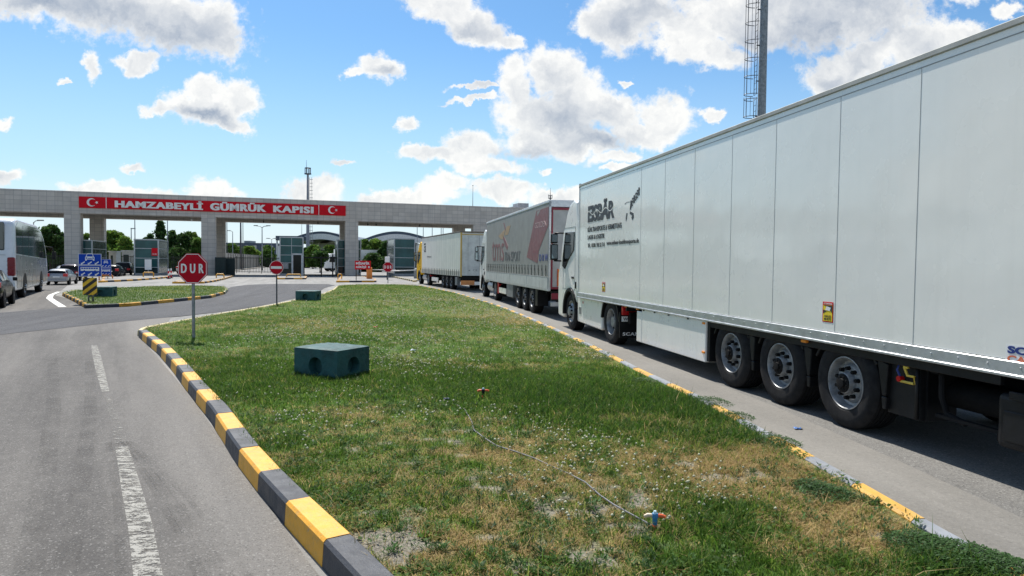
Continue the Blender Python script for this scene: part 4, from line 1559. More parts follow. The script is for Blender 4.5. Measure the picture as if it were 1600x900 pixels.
o, dx = lane_sign(144, 470, .12, 140.5, 396.5, 432, 35.5, 'large blue lane sign with white car, bus and arrows above the striped board')
o2 = thing('hazard_board', 'black and yellow striped hazard board on the island below the blue sign', 'hazard board', (G(143, 471.5, .12)[0], G(143, 471.5, .12)[1] - .1, .1), R(2))
yy = o2.location.y
zt_, zb_ = CAM_H + ray(143, 434)[1] * yy - .1, CAM_H + ray(143, 461)[1] * yy - .1
wv_ = 22 * yy / F_PX / 2
brd = MB().box(-wv_, wv_, 0, .012, zb_, zt_).build('board', M['hazy'], o2)
mb = MB()
H_ = zt_ - zb_
W_ = 2 * wv_
for i in (-1.65, -.55, .55, 1.65):
    # diagonal band clipped to the board
    z0 = zb_ + i * H_ * .40
    band = [(-wv_, z0), (-wv_, z0 + H_ * .21), (wv_, z0 + H_ * .21 + W_ * .75), (wv_, z0 + W_ * .75)]

    def clip(poly, lim, sgn):
        out = []
        for q in range(len(poly)):
            a, b = poly[q], poly[(q + 1) % len(poly)]
            ia, ib = sgn * (a[1] - lim) <= 0, sgn * (b[1] - lim) <= 0
            if ia:
                out.append(a)
            if ia != ib:
                t = (lim - a[1]) / (b[1] - a[1])
                out.append((a[0] + (b[0] - a[0]) * t, lim))
        return out
    band = clip(band, zt_, 1)
    if len(band) >= 3:
        band = clip(band, zb_, -1)
    if len(band) >= 3:
        mb.prism(band, -.003, -.0005, 'y')
mb.build('stripes', M['hazk'], brd)
MB().cyl((-.08, .05, 0), (-.08, .05, zt_), .03, n=8).cyl((.1, .05, 0), (.1, .05, zt_), .03, n=8).build('post', M['steel'], o2)
lane_sign(168, 437.5, 0, 165.5, 405, 430.5, 16, 'smaller blue lane sign standing farther back beside the large one')

x, y = G(556.5, 438.2, .12)
o = thing('visitor_sign', 'red visitor sign with white lettering on a thin black post', 'sign', (x, y, .1), GA * .6)
pz0, pz1 = CAM_H + ray(566, 421)[1] * y - .1, CAM_H + ray(566, 407.5)[1] * y - .1
wd = 24.5 * y / F_PX
MB().cyl((0, .05, 0), (0, .05, pz1 - .05), .035, n=6).build('post', M['black'], o)
pl = MB().box(-.12, wd - .12, 0, .03, pz0, pz1).build('sign_plate', M['red'], o, bevel=.005, seg=1)
hh = (pz1 - pz0)
text('lettering', 'MİSAFİR', M['signwhite'], pl, (-.12 + wd * .07, -.004, pz0 + hh * .56), (1, 0, 0), (0, 0, 1), wd * .84, hh * .36, .004, bold=.02, fat=wd * .015)
text('lettering', 'GİRİŞİ  II', M['signwhite'], pl, (-.12 + wd * .07, -.004, pz0 + hh * .10), (1, 0, 0), (0, 0, 1), wd * .84, hh * .36, .004, bold=.02, fat=wd * .015)

# white camera box on post behind the small stop sign
x, y = G(605, 437)
o = thing('camera_box', 'white control box on a short post behind the small stop sign', 'control box', (x, y, 0))
MB().cyl((0, 0, 0), (0, 0, 1.9), .06, n=8).build('post', M['black'], o)
MB().box(-.22, .22, -.15, .15, 1.75, 2.3).build('box', M['signwhite'], o, bevel=.03)


# ------------------------------------------------------------------ painted concrete blocks on the lawn
def conc_block(lab, px, py, rz, L, Wd, H, holes=True):
    x, y = G(px, py, .12)
    mb = MB()
    # sides with round recesses: built as grid rings round a hole
    def face(orig, ux, uz, w, h, r):
        o_ = Vector(orig)
        U, Z = Vector(ux), Vector(uz)
        N = U.cross(Z)
        n = 24
        c = o_ + U * (w * .5) + Z * (h * .48)
        ringo, ringi, ringb = [], [], []
        for i in range(n):
            t = 2 * math.pi * i / n + math.pi / n * 0
            dx, dz = math.cos(t), math.sin(t)
            k = min((w / 2) / max(abs(dx), 1e-6), ((h * .52) if dz > 0 else (h * .48)) / max(abs(dz), 1e-6))
            ringo.append(c + U * dx * k + Z * dz * k)
            ringi.append(c + U * dx * r + Z * dz * r)
            ringb.append(c + U * dx * r * .86 + Z * dz * r * .86 - N * .13)
        cs = [o_, o_ + U * w, o_ + U * w + Z * h, o_ + Z * h]
        V_ = ringo + ringi + ringb
        fs = []
        for i in range(n):
            j = (i + 1) % n
            fs.append((i, j, n + j, n + i))
            fs.append((n + i, n + j, 2 * n + j, 2 * n + i))
        fs.append(tuple(range(2 * n, 3 * n)))
        mb.add(V_, fs)
        for q in cs:
            # corner fillers
            d = [(p - q).length for p in ringo]
            i = sorted(range(n), key=lambda t: d[t])[:2]
            mb.add([q, ringo[i[0]], ringo[i[1]]], [(0, 1, 2)])
    hx, hy = L / 2, Wd / 2
    face((-hx, -hy, -.05), (1, 0, 0), (0, 0, 1), L, H + .05, H * .31)
    face((hx, -hy, -.05), (0, 1, 0), (0, 0, 1), Wd, H + .05, H * .30)
    mb.add([(hx, hy, -.05), (-hx, hy, -.05), (-hx, hy, H), (hx, hy, H)], [(0, 1, 2, 3)])
    mb.add([(-hx, hy, -.05), (-hx, -hy, -.05), (-hx, -hy, H), (-hx, hy, H)], [(0, 1, 2, 3)])
    # worn top as a fine grid
    n = 14
    V_, fs = [], []
    for j in range(n + 1):
        for i in range(n + 1):
            e = .0 if i in (0, n) or j in (0, n) else .010 + .010 * rnd.random()
            V_.append((-hx + L * i / n, -hy + Wd * j / n, H + e))
    for j in range(n):
        for i in range(n):
            a = j * (n + 1) + i
            fs.append((a, a + 1, a + n + 2, a + n + 1))
    mb.add(V_, fs, 0, True)
    o = mb.build('concrete_block', M['greenpaint'])
    o.location = (x, y, .10)
    o.rotation_euler = (0, 0, rz)
    return tag(o, lab, 'concrete block', 'green painted concrete blocks on the lawns')


conc_block('nearest and largest green concrete block, with round recesses, on the clover lawn', 519, 584, R(-28), .86, .72, .44)
conc_block('green concrete block on the far end of the big lawn, behind the no entry sign', 482, 468.5, R(-4), .88, .75, .42)
conc_block('dark green concrete block on the traffic island behind the striped board', 161, 463.5, R(16), .95, .8, .47)


# ------------------------------------------------------------------ sprinklers, hose, litter
def sprinkler(px, py, lab, sc=1.0, rz=0.0, near=True):
    x, y = G(px, py, .11)
    o = thing('sprinkler', lab, 'sprinkler', (x, y, .10), rz, 'lawn sprinklers', sc)
    MB().cyl((0, 0, -.05), (0, 0, .045), .004, .018, n=8).build('spike', M['sporange'], o)
    MB().cyl((0, 0, .045), (0, 0, .10), .016, .020, n=12).cyl((0, 0, .10), (0, 0, .128), .026, .022, n=14).build('body', M['spblue'] if near else M['black'], o)
    MB().tube([(-.018, 0, .113), (-.05, .004, .112), (-.075, .006, .100)], [.013, .015, .012], 10).build('arm', M['sppale'] if near else M['sporange'], o)
    MB().tube([(.018, 0, .113), (.05, -.004, .112), (.075, -.006, .104)], [.013, .014, .011], 10).build('arm', M['sporange'], o)
    MB().cyl((0, 0, .128), (0, 0, .146), .016, .010, n=12).build('nozzle', mat("sprinkler_cap", (.55, .72, .78), .4), o)
    return o


sprinkler(1023, 827, 'lawn sprinkler with pale and orange arms at the near end of the hose', .92, R(-4))
sprinkler(755, 622, 'lawn sprinkler with dark body and orange arms beyond the hose end', 1.0, R(6), False)
pts = [G(*q, .15) for q in [(697, 626), (712, 629), (726, 637), (737, 655), (740, 668), (756, 682), (776, 694), (806, 703), (836, 712), (862, 722), (890, 735), (914, 752), (938, 773), (960, 788), (984, 800), (1008, 808), (1022, 818)]]
hz_ = [.12, .135, .14, .15, .15, .145, .14, .14, .13, .135, .14, .15, .15, .15, .145, .14, .13]
o = MB().tube([(p[0], p[1], z - .005 - (.016 if i_ in (3, 4, 9, 10, 15) else 0)) for i_, (p, z) in enumerate(zip(pts, hz_))], .0060, 7).build('garden_hose', M['hose'])
tag(o, 'thin grey garden hose winding through the near grass', 'hose')
x, y = G(697, 626, .14)
o = MB().cyl((x - .03, y, .16), (x + .02, y - .01, .165), .014, n=8).cyl((x + .02, y - .01, .165), (x + .05, y - .02, .163), .016, .012, n=8).build('hose_connector', mat('navy_plastic', (.02, .04, .10), .5))
tag(o, 'dark blue plug-in connector at the far end of the garden hose', 'connector')


def litter(px, py, z, m, lab, sz):
    x, y = G(px, py, z)
    mb = MB()
    n = 4
    V_ = [(x + (i / n - .5) * sz, y + (j / n - .5) * sz * .7, z + .004 + rnd.random() * sz * .25) for j in range(n + 1) for i in range(n + 1)]
    mb.add(V_, [(j * (n + 1) + i, j * (n + 1) + i + 1, (j + 1) * (n + 1) + i + 1, (j + 1) * (n + 1) + i) for j in range(n) for i in range(n)], 0, True)
    o = mb.build('litter', m)
    o.modifiers.new('t', 'SOLIDIFY').thickness = .002
    tag(o, lab, 'litter')


litter(1247, 671, .004, mat("blue_wrapper", (.06, .16, .42), .4), 'crumpled blue wrapper on the concrete gutter beside the lorry wheels', .09)
litter(587, 512, .16, mat("rust_rag", (.35, .07, .03), .7), 'small rusty orange scrap lying on the far clover lawn', .12)
litter(645, 548, .15, mat("pale_rag", (.45, .52, .60), .7), 'small pale grey scrap lying among the clover flowers', .10)


# ------------------------------------------------------------------ wheels and lorries
PROTO = {}


def wheel_meshes(kind):
    """tyre and rim meshes turned about x, outer side toward -x at x=0"""
    if kind in PROTO:
        return PROTO[kind]
    Rr_, W_, rimr = {'trailer': (.525, .37, .30), 'drive': (.52, .32, .30), 'steer': (.52, .32, .30), 'bus': (.50, .30, .29), 'car': (.32, .21, .21)}[kind]
    k = Rr_ / .52
    p = [(.045, rimr), (.015, rimr + .02), (0, .40 * k if kind != 'car' else .26), (.006, .46 * k if kind != 'car' else .285), (.03, .498 * k if kind != 'car' else .308), (.045, Rr_ - .008)]
    a = .055
    while a < W_ - .05:
        p += [(a, Rr_), (a + (W_ - .11) / 5 - .012, Rr_), (a + (W_ - .11) / 5 - .012, Rr_ - .014), (a + (W_ - .11) / 5, Rr_ - .014)]
        a += (W_ - .11) / 5
    p += [(W_ - .04, Rr_ - .008), (W_ - .015, Rr_ * .93), (W_, Rr_ * .8), (W_ - .03, rimr)]
    t = MB().lathe(p, (0, 0, 0), 48 if kind != 'car' else 28, 0, closed=True)
    tyre = t.build('wheel', M['tyre'])
    mb = MB()
    if kind == 'trailer':
        mb.lathe([(.035, .302), (.022, .305), (.02, .292), (.045, .278), (.12, .262), (.125, .235), (.075, .20), (.068, .135), (.03, .125), (.0, .118), (-.01, .09), (-.012, .0)], (0, 0, 0), 44)
        hubr, nutx = .17, .045
    elif kind == 'drive':
        mb.lathe([(.035, .302), (.018, .306), (.016, .292), (.05, .275), (.15, .262), (.17, .225), (.155, .15), (.09, .13), (.06, .12), (.055, 0)], (0, 0, 0), 44)
        hubr, nutx = .18, .135
    elif kind in ('steer', 'bus'):
        mb.lathe([(.035, .302), (.02, .305), (.02, .290), (.05, .272), (.06, .24), (.01, .20), (-.015, .14), (-.05, .11), (-.058, 0)], (0, 0, 0), 44)
        hubr, nutx = .172, -.02
    else:
        mb.lathe([(.035, .215), (.02, .215), (.02, .200), (.05, .19), (.055, .10), (.02, .05), (.018, 0)], (0, 0, 0), 24)
        for i in range(5):
            t_ = 2 * math.pi * i / 5
            mb.cyl((.03, 0, 0), (.03, .2 * math.cos(t_), .2 * math.sin(t_)), .028, .02, 6)
        hubr = None
    rim = mb.build('rim', M['rim'])
    nuts = None
    if hubr:
        mb = MB()
        for i in range(10):
            t_ = 2 * math.pi * i / 10
            y, z = hubr * math.cos(t_), hubr * math.sin(t_)
            mb.cyl((nutx + .03, y, z), (nutx - .022, y, z), .027, .021, 8)
        if kind == 'trailer':
            for i in range(8):
                t_ = 2 * math.pi * i / 8 + .3
                y, z = .075 * math.cos(t_), .075 * math.sin(t_)
                mb.cyl((0, y, z), (-.025, y, z), .014, .012, 6)
            mb.lathe([(-.008, .112), (-.016, .10), (-.016, .055), (-.04, .05), (-.045, 0)], (0, 0, 0), 20)
        nuts = mb.build('wheel_nuts', M['chassis'])
    ms = (tyre.data, rim.data, nuts.data if nuts else None)
    for o in (tyre, rim, nuts):
        if o:
            bpy.data.objects.remove(o)
    PROTO[kind] = ms
    return ms


def wheel(parent, kind, x, y, z, right=False):
    ty, ri, nu = wheel_meshes(kind)
    w = bpy.data.objects.new('wheel', ty)
    COL.objects.link(w)
    w.parent = parent
    w.location = (x, y, z)
    w.rotation_euler = (rnd.uniform(0, 6), 0, R(180) if right else 0)
    for nm, me in (('rim', ri), ('wheel_nuts', nu)):
        if me:
            r = bpy.data.objects.new(nm, me)
            COL.objects.link(r)
            r.parent = w
    return w


def arch_poly(cy, cz, r0, r1, a0, a1, n=14):
    o = [(cy + r1 * math.cos(R(a0 + (a1 - a0) * i / n)), cz + r1 * math.sin(R(a0 + (a1 - a0) * i / n))) for i in range(n + 1)]
    i_ = [(cy + r0 * math.cos(R(a0 + (a1 - a0) * i / n)), cz + r0 * math.sin(R(a0 + (a1 - a0) * i / n))) for i in range(n + 1)]
    return o, i_


def arch(mb, x0, x1, cy, cz, r0, r1, a0, a1, n=14, mi=0):
    o, i_ = arch_poly(cy, cz, r0, r1, a0, a1, n)
    for k in range(n):
        mb.prism([o[k], o[k + 1], i_[k + 1], i_[k]], x0, x1, 'x', mi)
    return mb


def tractor(t, paint, yd=11.15, yf=14.55, kind='tall', plate=None, flap=None, W=2.55):
    """cab, wheels and chassis of the tractor unit, in lorry coordinates (y=0 the trailer's tail)"""
    yc = 13.84
    yfr = yf + 1.28
    ar = [(yf + .64 * math.cos(R(a)), .52 + .64 * math.sin(R(a))) for a in range(-12, 170, 13)]
    prof = [(yfr - .02, .34), (yf + .70, .30)] + ar + [(yc + .02, 1.02), (yc, 1.1), (yc, 3.02), (yc + .12, 3.52), (yc + .42, 3.60), (yc + .80, 3.50), (yc + 1.1, 3.25), (yfr - .62, 2.88), (yfr - .5, 2.80), (yfr - .14, 1.85), (yfr + .02, 1.55), (yfr + .03, .85)]
    cab = MB().prism(prof, .03, W - .03, 'x').build('cab', paint, t, bevel=.15, seg=5)
    # dark rear gap and side deflector
    MB().box(.02, .06, yc - .34, yc - .02, 1.12, 3.0).box(W - .06, W - .02, yc - .34, yc - .02, 1.12, 3.0).build('side_deflector', paint, t, bevel=.01, seg=1)
    # side windows with the door seams
    for sx, x0, x1 in ((-1, .006, .030), (1, W - .030, W - .006)):
        win = [(yf - .38, 2.72), (yf + .52, 2.74), (yf + .76, 2.05), (yf + .80, 1.78), (yf + .55, 1.70), (yf + .15, 1.98), (yf - .34, 2.22)]
        MB().prism(win, x0, x1 + .02 if sx < 0 else x1, 'x').build('side_window', M['glass'], t, bevel=.004, seg=1)
        mb = MB()
        xs = x0 + .018 if sx < 0 else x1 - .024
        mb.box(xs, xs + .006, yf - .46, yf - .448, 1.12, 2.85)
        mb.box(xs, xs + .006, yf - .448, yf + .72, 2.86, 2.872)
        mb.box(xs, xs + .006, yf + .75, yf + .762, 1.10, 1.75)
        mb.box(xs, xs + .006, yf - .44, yf + .74, 1.14, 1.152)
        mb.build('door_seam', M['seam'], t)
        MB().box(x0 - .0 if sx < 0 else x0, x1, yf - .36, yf - .16, 1.44, 1.50).build('door_handle', M['black'], t, bevel=.008, seg=1)
        MB().box(x0, x1, yf - .62 + .02, yf - .55 + .02, 1.18, 1.36).build('vent', M['black'], t)
        # black plastic wheel arch
        a_ = MB()
        arch(a_, x0 - .012 if sx < 0 else x0 - .25, x1 + .25 if sx < 0 else x1 + .012, yf, .52, .57, .655, -10, 168)
        a_.build('wheel_arch', M['black'], t)
        # mirrors
        mx = -.19 if sx < 0 else W + .19
        mb = MB().box(mx - .11, mx + .11, yf + .93, yf + 1.07, 1.95, 2.42).box(mx - .10, mx + .10, yf + .93, yf + 1.07, 2.44, 2.72)
        mr = mb.build('mirror', M['black'], t, bevel=.03, seg=2)
        MB().cyl((mx, yf + .99, 2.74), (.1 if sx < 0 else W - .1, yf + .95, 2.74), .022, n=6).cyl((mx, yf + .99, 1.93), (.08 if sx < 0 else W - .08, yf + 1.0, 1.93), .022, n=6).build('mirror_arm', M['black'], mr)
        MB().box(mx - .085, mx + .085, yf + .926, yf + .931, 2.0, 2.39).box(mx - .08, mx + .08, yf + .926, yf + .931, 2.48, 2.69).build('mirror_glass', mat("mirror_glass", (.30, .36, .40), .05, .9), mr)
    # windscreen and front
    wn = [(yfr - .475, 2.74), (yfr - .155, 1.90)]
    mb = MB()
    mb.add([(.18, wn[0][0] + .035, wn[0][1]), (W - .18, wn[0][0] + .035, wn[0][1]), (W - .12, wn[1][0] + .045, wn[1][1]), (.12, wn[1][0] + .045, wn[1][1])], [(0, 1, 2, 3)])
    mb.build('windscreen', M['glass'], t)
    MB().box(.25, W - .25, yfr + .025, yfr + .05, .95, 1.45).build('grille', M['black'], t)
    MB().box(.12, .42, yfr - .0, yfr + .045, .5, .75).build('headlight', M['signwhite'], t, bevel=.02)
    MB().box(W - .42, W - .12, yfr - .0, yfr + .045, .5, .75).build('headlight', M['signwhite'], t, bevel=.02)
    # chassis
    MB().box(.85, 1.0, yd - 1.1, yfr - .4, .62, .88).box(W - 1.0, W - .85, yd - 1.1, yfr - .4, .62, .88).box(.2, W - .2, yd - .9, yd - .75, .55, .8).box(.75, W - .75, yd - .5, yd + .4, .88, .96).cyl((.3, yd, .5), (W - .3, yd, .5), .12, n=10).cyl((.3, yf, .45), (W - .3, yf, .45), .08, n=8).build('chassis', M['chassis'], t)
    for y_, k in ((yf, 'steer'), (yd, 'drive')):
        wheel(t, k, .05, y_, .52)
        wheel(t, k, W - .05, y_, .52, True)
    if kind == 'fairing':
        for x0, x1 in ((.045, .42), (W - .42, W - .045)):
            MB().prism([(yd + .60, .30), (yd + .66, .26), (yf - .74, .30), (yf - .70, .36), (yf - .70, .97), (yd + .62, .97)], x0, x1, 'x').build('side_fairing', paint, t, bevel=.035, seg=3)
        MB().box(.036, .05, yf - 1.05, yf - .85, .52, .70).build('fairing_grille', M['rim'], t)
        MB().cyl((.04, yf - 1.2, .84), (.052, yf - 1.2, .84), .035, n=10).build('fuel_mark', M['red_lamp'], t)
    else:
        for x0, x1 in ((.12, .72), (W - .72, W - .12)):
            MB().cyl((x0 + .3, yd + .8, .62), (x0 + .3, yf - 1.0, .62), .31, n=20).build('fuel_tank', M['alu'], t, bevel=.02)
    for sx in (0, 1):
        a_ = MB()
        x0, x1 = (.03, .62) if sx == 0 else (W - .62, W - .03)
        arch(a_, x0, x1, yd, .52, .585, .635, 5, 175)
        a_.box(x0, x1, yd - .70, yd - .67, .22, .80)
        a_.build('mudguard', M['black'], t)
        lamp = MB().box(x0 + .03, x1 - .06, yd - .80, yd - .705, .735, .93).build('tail_light', M['red_lamp'], t, bevel=.01, seg=1)
    if plate:
        pl = MB().box(.07, .60, yd - .722, yd - .705, .585, .70).build('number_plate', M['signwhite'], t)
        text('plate_number', plate, M['ink'], pl, (.10, yd - .724, .607), (1, 0, 0), (0, 0, 1), .46, .07, .002, bold=.02)
    if flap:
        text('mudflap_lettering', flap, M['signwhite'], t, (.10, yd - .706, .27), (1, 0, 0), (0, 0, 1), .55, .075, .003, bold=.03, spacing=1.1)
    return cab


TH = R(10.98)


def lorry_root(name, label, u, v, th=TH, sc=1.0):
    c, s = math.cos(th), math.sin(th)
    return thing(name, label, 'lorry', (u * c - v * s, u * s + v * c, 0), th, 'lorries queueing in the lane', sc)


def under_trailer(t, W, wys, L=13.6, x0=.04):
    mb = MB().box(.80, .95, .25, L - 1.2, .62, .965).box(W - .95, W - .80, .25, L - 1.2, .62, .965)
    for y in [.5 + i * 1.2 for i in range(11)]:
        mb.box(.06, W - .06, y, y + .08, .84, .966)
    for y in wys:
        mb.cyl((.35, y, .52), (W - .35, y, .52), .075, n=10)
        mb.box(.70, .80, y - .3, y + .5, .55, .7).box(W - .8, W - .7, y - .3, y + .5, .55, .7)
    mb.box(.3, W - .3, .05, .17, .50, .62).box(.75, .85, .05, .3, .5, .9).box(W - .85, W - .75, .05, .3, .5, .9)
    mb.box(.55, .67, 9.6, 9.75, .25, .97).box(W - .67, W - .55, 9.6, 9.75, .25, .97)
    mb.build('trailer_chassis', M['chassis'], t)
    for y in wys:
        wheel(t, 'trailer', x0, y, .525)
        wheel(t, 'trailer', W - x0, y, .525, True)


def T2(px, py, u, th=TH):
    """photo pixel -> (forward distance, height) on the vertical plane at lateral distance u"""
    a, b = ray(px, py)
    c, s = math.cos(th), math.sin(th)
    Y = u / (a * c + s)
    return -a * Y * s + Y * c, CAM_H + b * Y


# --- nearest lorry: white refrigerated trailer
V0 = 3.92
U0 = 5.2
W = 2.55
t = lorry_root('articulated_lorry', 'white refrigerated lorry with black lettering, nearest and largest of the queue', U0, V0)
wys = [3.02, 4.32, 5.62]


def ly(px, py):
    v, z = T2(px, py, U0)
    return v - V0, z


body = MB().box(0, W, 0, 13.6, 1.095, 3.93).build('trailer_body', M['panel'], t, bevel=.012, seg=2)
mb = MB()
for px, py in [(1434, 300), (1310, 300), (1211, 300), (1143, 300), (1085, 300), (1039, 300), (1002, 300)]:
    y = ly(px, py)[0]
    mb.box(-.0022, -.0003, y - .0022, y + .0022, 1.10, 3.81)
y = 12.2
mb.box(-.003, -.0003, 0, 13.6, 3.812, 3.822)
mb.box(-.003, -.0003, 13.50, 13.508, 1.10, 3.81)
mb.build('panel_seam', M['seam'], body)
rail = MB().box(-.022, .04, 0, 13.6, .985, 1.093).box(-.034, .04, 0, 13.6, .955, .984).box(W - .04, W + .022, 0, 13.6, .985, 1.093).box(-.01, W + .01, 13.603, 13.62, .96, 3.9).build('bottom_rail', M['alu'], t, bevel=.006, seg=1)
mb = MB()
for i in range(44):
    yy = .15 + i * .31
    mb.cyl((-.022, yy, 1.045), (-.027, yy, 1.045), .011, .008, 6)
mb.build('rivets', M['alu'], rail)
MB().box(-.02, .05, 0, 13.6, 3.885, 3.945).box(W - .05, W + .02, 0, 13.6, 3.885, 3.945).build('top_rail', mat("top_rail_paint", (.36, .37, .35), .7), t, bevel=.008, seg=1)
MB().box(.25, W - .25, 13.625, 13.80, 2.0, 3.80).box(.5, W - .5, 13.8, 13.83, 2.2, 3.6).build('cooling_unit', M['black'], t, bevel=.02)
MB().box(-.008, .03, 13.56, 13.64, 3.86, 3.97).build('front_corner_cap', M['black'], t)
MB().box(.05, W - .05, .3, 13.3, .967, .984).build('trailer_floor', M['chassis'], t)
# lettering on the side (reads toward the tail)
XD, ZD = (0, -1, 0), (0, 0, 1)


def side_text(s, p0, p1, h, m=None, z=None, bold=.01, sp=1.0, name='lettering', shear=0):
    y0, z0 = ly(*p0)
    y1, _ = ly(*p1)
    return text(name, s, m or M['ink'], body, (-.0035, y0, z0 if z is None else z), XD, ZD, y0 - y1, h, .003, bold=bold, spacing=sp, shear=shear)


side_text('EISBÄR', (918.5, 346), (960, 339), .50, z=2.90, bold=.045, sp=.98, shear=.05)
mb = MB()
ya, _ = ly(917, 346)
yb, _ = ly(962, 339)
n = 26
for i in range(n):
    a = ya + (yb - ya) * i / n
    b = ya + (yb - ya) * (i + 1) / n
    za = 3.13 + .05 * math.sin(i * .8)
    zb = 3.13 + .05 * math.sin((i + 1) * .8)
    mb.add([(-.0072, a, za - .011), (-.0072, b, zb - .011), (-.0072, b, zb + .011), (-.0072, a, za + .011)], [(0, 1, 2, 3)])
mb.build('lettering_wave', M['panel'], body)
side_text('KÜHLTRANSPORTE & VERMIETUNG', (918.5, 356), (971.5, 349), .145, z=2.655, bold=.02)
side_text('LAGER & LOGISTIK', (918.5, 367), (945, 364), .115, z=2.465, bold=.02)
side_text('TEL. 0238 / 98 32 7-0', (918.5, 379), (945, 378), .105, z=2.265, bold=.02)
side_text('www.eisbaer-kuehltransporte.de', (948, 377), (998.5, 374), .125, z=2.27, bold=.02)
# bear emblem
y0, zc = ly(977, 334)


def emb_poly(pts):
    # photo pixels on the trailer side
    q = [ly(*p) for p in pts]
    return [(p[0], p[1]) for p in q]


mb = MB()
for pts in ([(979, 333), (980.5, 333), (979.5, 342), (978, 346), (977.8, 340)], [(984.5, 330), (990, 333), (990.5, 340), (988, 344), (986.5, 340), (988, 337), (984, 334)],
            [(976, 318.5), (979, 316), (979.2, 317), (976.4, 319.5)], [(979.5, 315.4), (984, 315), (984, 315.8), (979.6, 316.4)], [(984.5, 322), (987.5, 320), (985.5, 327), (984, 329)]):
    mb.prism(emb_poly(pts), -.0035, -.0005, 'x')
mb.build('bear_emblem', M['ink'], body)
for ch, (px, py) in zip('BERGER', [(984.5, 326), (987, 322), (989.5, 318), (992, 314), (994.6, 310), (997, 306)]):
    yy, zz = ly(px, py)
    text('emblem_lettering', ch, M['ink'], body, (-.0035, yy, zz), XD, ZD, .10, .17, .003, bold=.02, shear=.2)


def warning_sticker(px0, px1, py0, py1, parent):
    y0, z1 = ly(px0, py0)
    y1, z0 = ly(px1, py1)
    w_ = y0 - y1
    h_ = z1 - z0
    st = MB().box(-.003, -.0005, y1, y0, z0, z1).build('warning_sticker', M['red'], parent)
    MB().box(-.0045, -.0032, y1 + w_ * .07, y0 - w_ * .07, z0 + h_ * .05, z1 - h_ * .16).build('sticker_field', M['sticker'], st)
    e = -.006
    mb = MB()
    mb.prism([(y0 - w_ * .08, z1 - h_ * .17), (y1 + w_ * .08, z1 - h_ * .17), (y1 + w_ * .08, z0 + h_ * .45), (y0 - w_ * .6, z0 + h_ * .72)], e, -.0047, 'x')
    mb.prism([(y0 - w_ * .08, z0 + h_ * .60), (y0 - w_ * .08, z0 + h_ * .42), (y0 - w_ * .45, z0 + h_ * .55)], e, -.0047, 'x')
    mb.build('sticker_shadow', M['ink'], st)
    MB().prism([(y0 - w_ * .3, z0 + h_ * .60), (y0 - w_ * .7, z0 + h_ * .56), (y0 - w_ * .8, z0 + h_ * .72), (y0 - w_ * .4, z0 + h_ * .78)], e - .0015, e - .0002, 'x').build('sticker_lorry', M['signwhite'], st)
    text('sticker_text', 'ATTENTION', M['signwhite'], st, (-.0045, y0 - w_ * .1, z1 - h_ * .13), XD, ZD, w_ * .8, h_ * .08, .001, bold=.02)
    text('sticker_text', 'ANGLES', M['ink'], st, (-.006, y0 - w_ * .18, z0 + h_ * .24), XD, ZD, w_ * .64, h_ * .11, .001, bold=.02)
    text('sticker_text', 'MORTS', M['ink'], st, (-.006, y0 - w_ * .18, z0 + h_ * .10), XD, ZD, w_ * .64, h_ * .11, .001, bold=.02)


warning_sticker(1286, 1301.5, 471, 504.5, body)
warning_sticker(941, 945.5, 440.5, 456, body)
y0, z0 = ly(1574, 566)
bd = MB().box(-.002, -.0005, y0 - 1.0, y0 + .02, z0 - .01, z0 + .155).build('maker_plate', M['signwhite'], body)
text('lettering', 'SCHMITZ', M['blueink'], bd, (-.0032, y0, z0 + .078), XD, ZD, .62, .065, .002, bold=.05)
text('lettering', 'CARGOBULL', M['redink'], bd, (-.0032, y0, z0 + .004), XD, ZD, .72, .06, .002, bold=.03)
# underneath
under_trailer(t, W, wys)
MB().box(.03, .08, 1.0, 6.25, .86, .954).box(W - .08, W - .03, 1.0, 6.25, .86, .954).build('side_rail', M['black'], t, bevel=.006, seg=1)
for px, py in [(1256, 533), (1100, 505), (974, 479), (992, 483)]:
    y, z = ly(px, py)
    MB().box(-.012 if px > 1000 else .04, .035 if px > 1000 else .08, y - .05, y + .05, z - .018, z + .018).build('marker_lamp', M['orange_lamp'], t, bevel=.006, seg=1)
y, z = ly(1102, 551)
MB().box(-.018, -.002, y + .0, y + .1, z - .018, z + .018).build('marker_lamp', M['orange_lamp'], t, bevel=.005, seg=1)
for x0, x1 in ((-.002, .62), (W - .62, W + .002)):
    sk = MB().box(x0, x1, 6.33, 9.08, .28, .952).build('pallet_box', M['white'], t, bevel=.012, seg=2)
    sk2 = MB().box(x0, x1, 9.095, 9.36, .28, .90).build('pallet_box_end', M['white'], t, bevel=.012, seg=2)
    MB().box(x0 + .03, x1 - .03, 6.24, 6.325, .30, .95).build('pallet_box_flap', M['black'], t)
    for yy in (6.95, 7.75, 8.4, 8.95):
        MB().box(x0 - .008, x0 + .06, yy, yy + .06, .925, .962).build('latch', M['black'], t)
for y in wys:
    for x0, x1 in ((.05, .46), (W - .46, W - .05)):
        mb = MB()
        arch(mb, x0, x1, y, .52, .565, .60, 25, 150, 10)
        mb.prism([(y - .60, .86), (y - .52, .86), (y - .60, .50), (y - .655, .50), (y - .68, .84)], x0, x1, 'x')
        mb.prism([(y - .665, .49), (y - .59, .49), (y - .61, .36), (y - .66, .36)], x0, x1, 'x')
        mb.build('mudguard', M['black'], t, bevel=.008, seg=1)
MB().box(.10, .16, 1.95, 2.38, .33, .85).box(.16, .5, 1.92, 1.97, .33, .85).cyl((.09, 1.98, .86), (.09, 1.98, .34), .02, n=6).build('splash_panel', M['black'], t)
y, z = ly(1411, 590)
mb = MB().tube([(.05, y + .09, z - .05), (.05, y - .09, z - .05), (.05, y - .09, z + .02), (.05, y + .0, z + .02), (.05, y + .04, z + .09)], .014, 6)
mb.box(.04, .06, y - .01, y + .05, z + .09, z + .11)
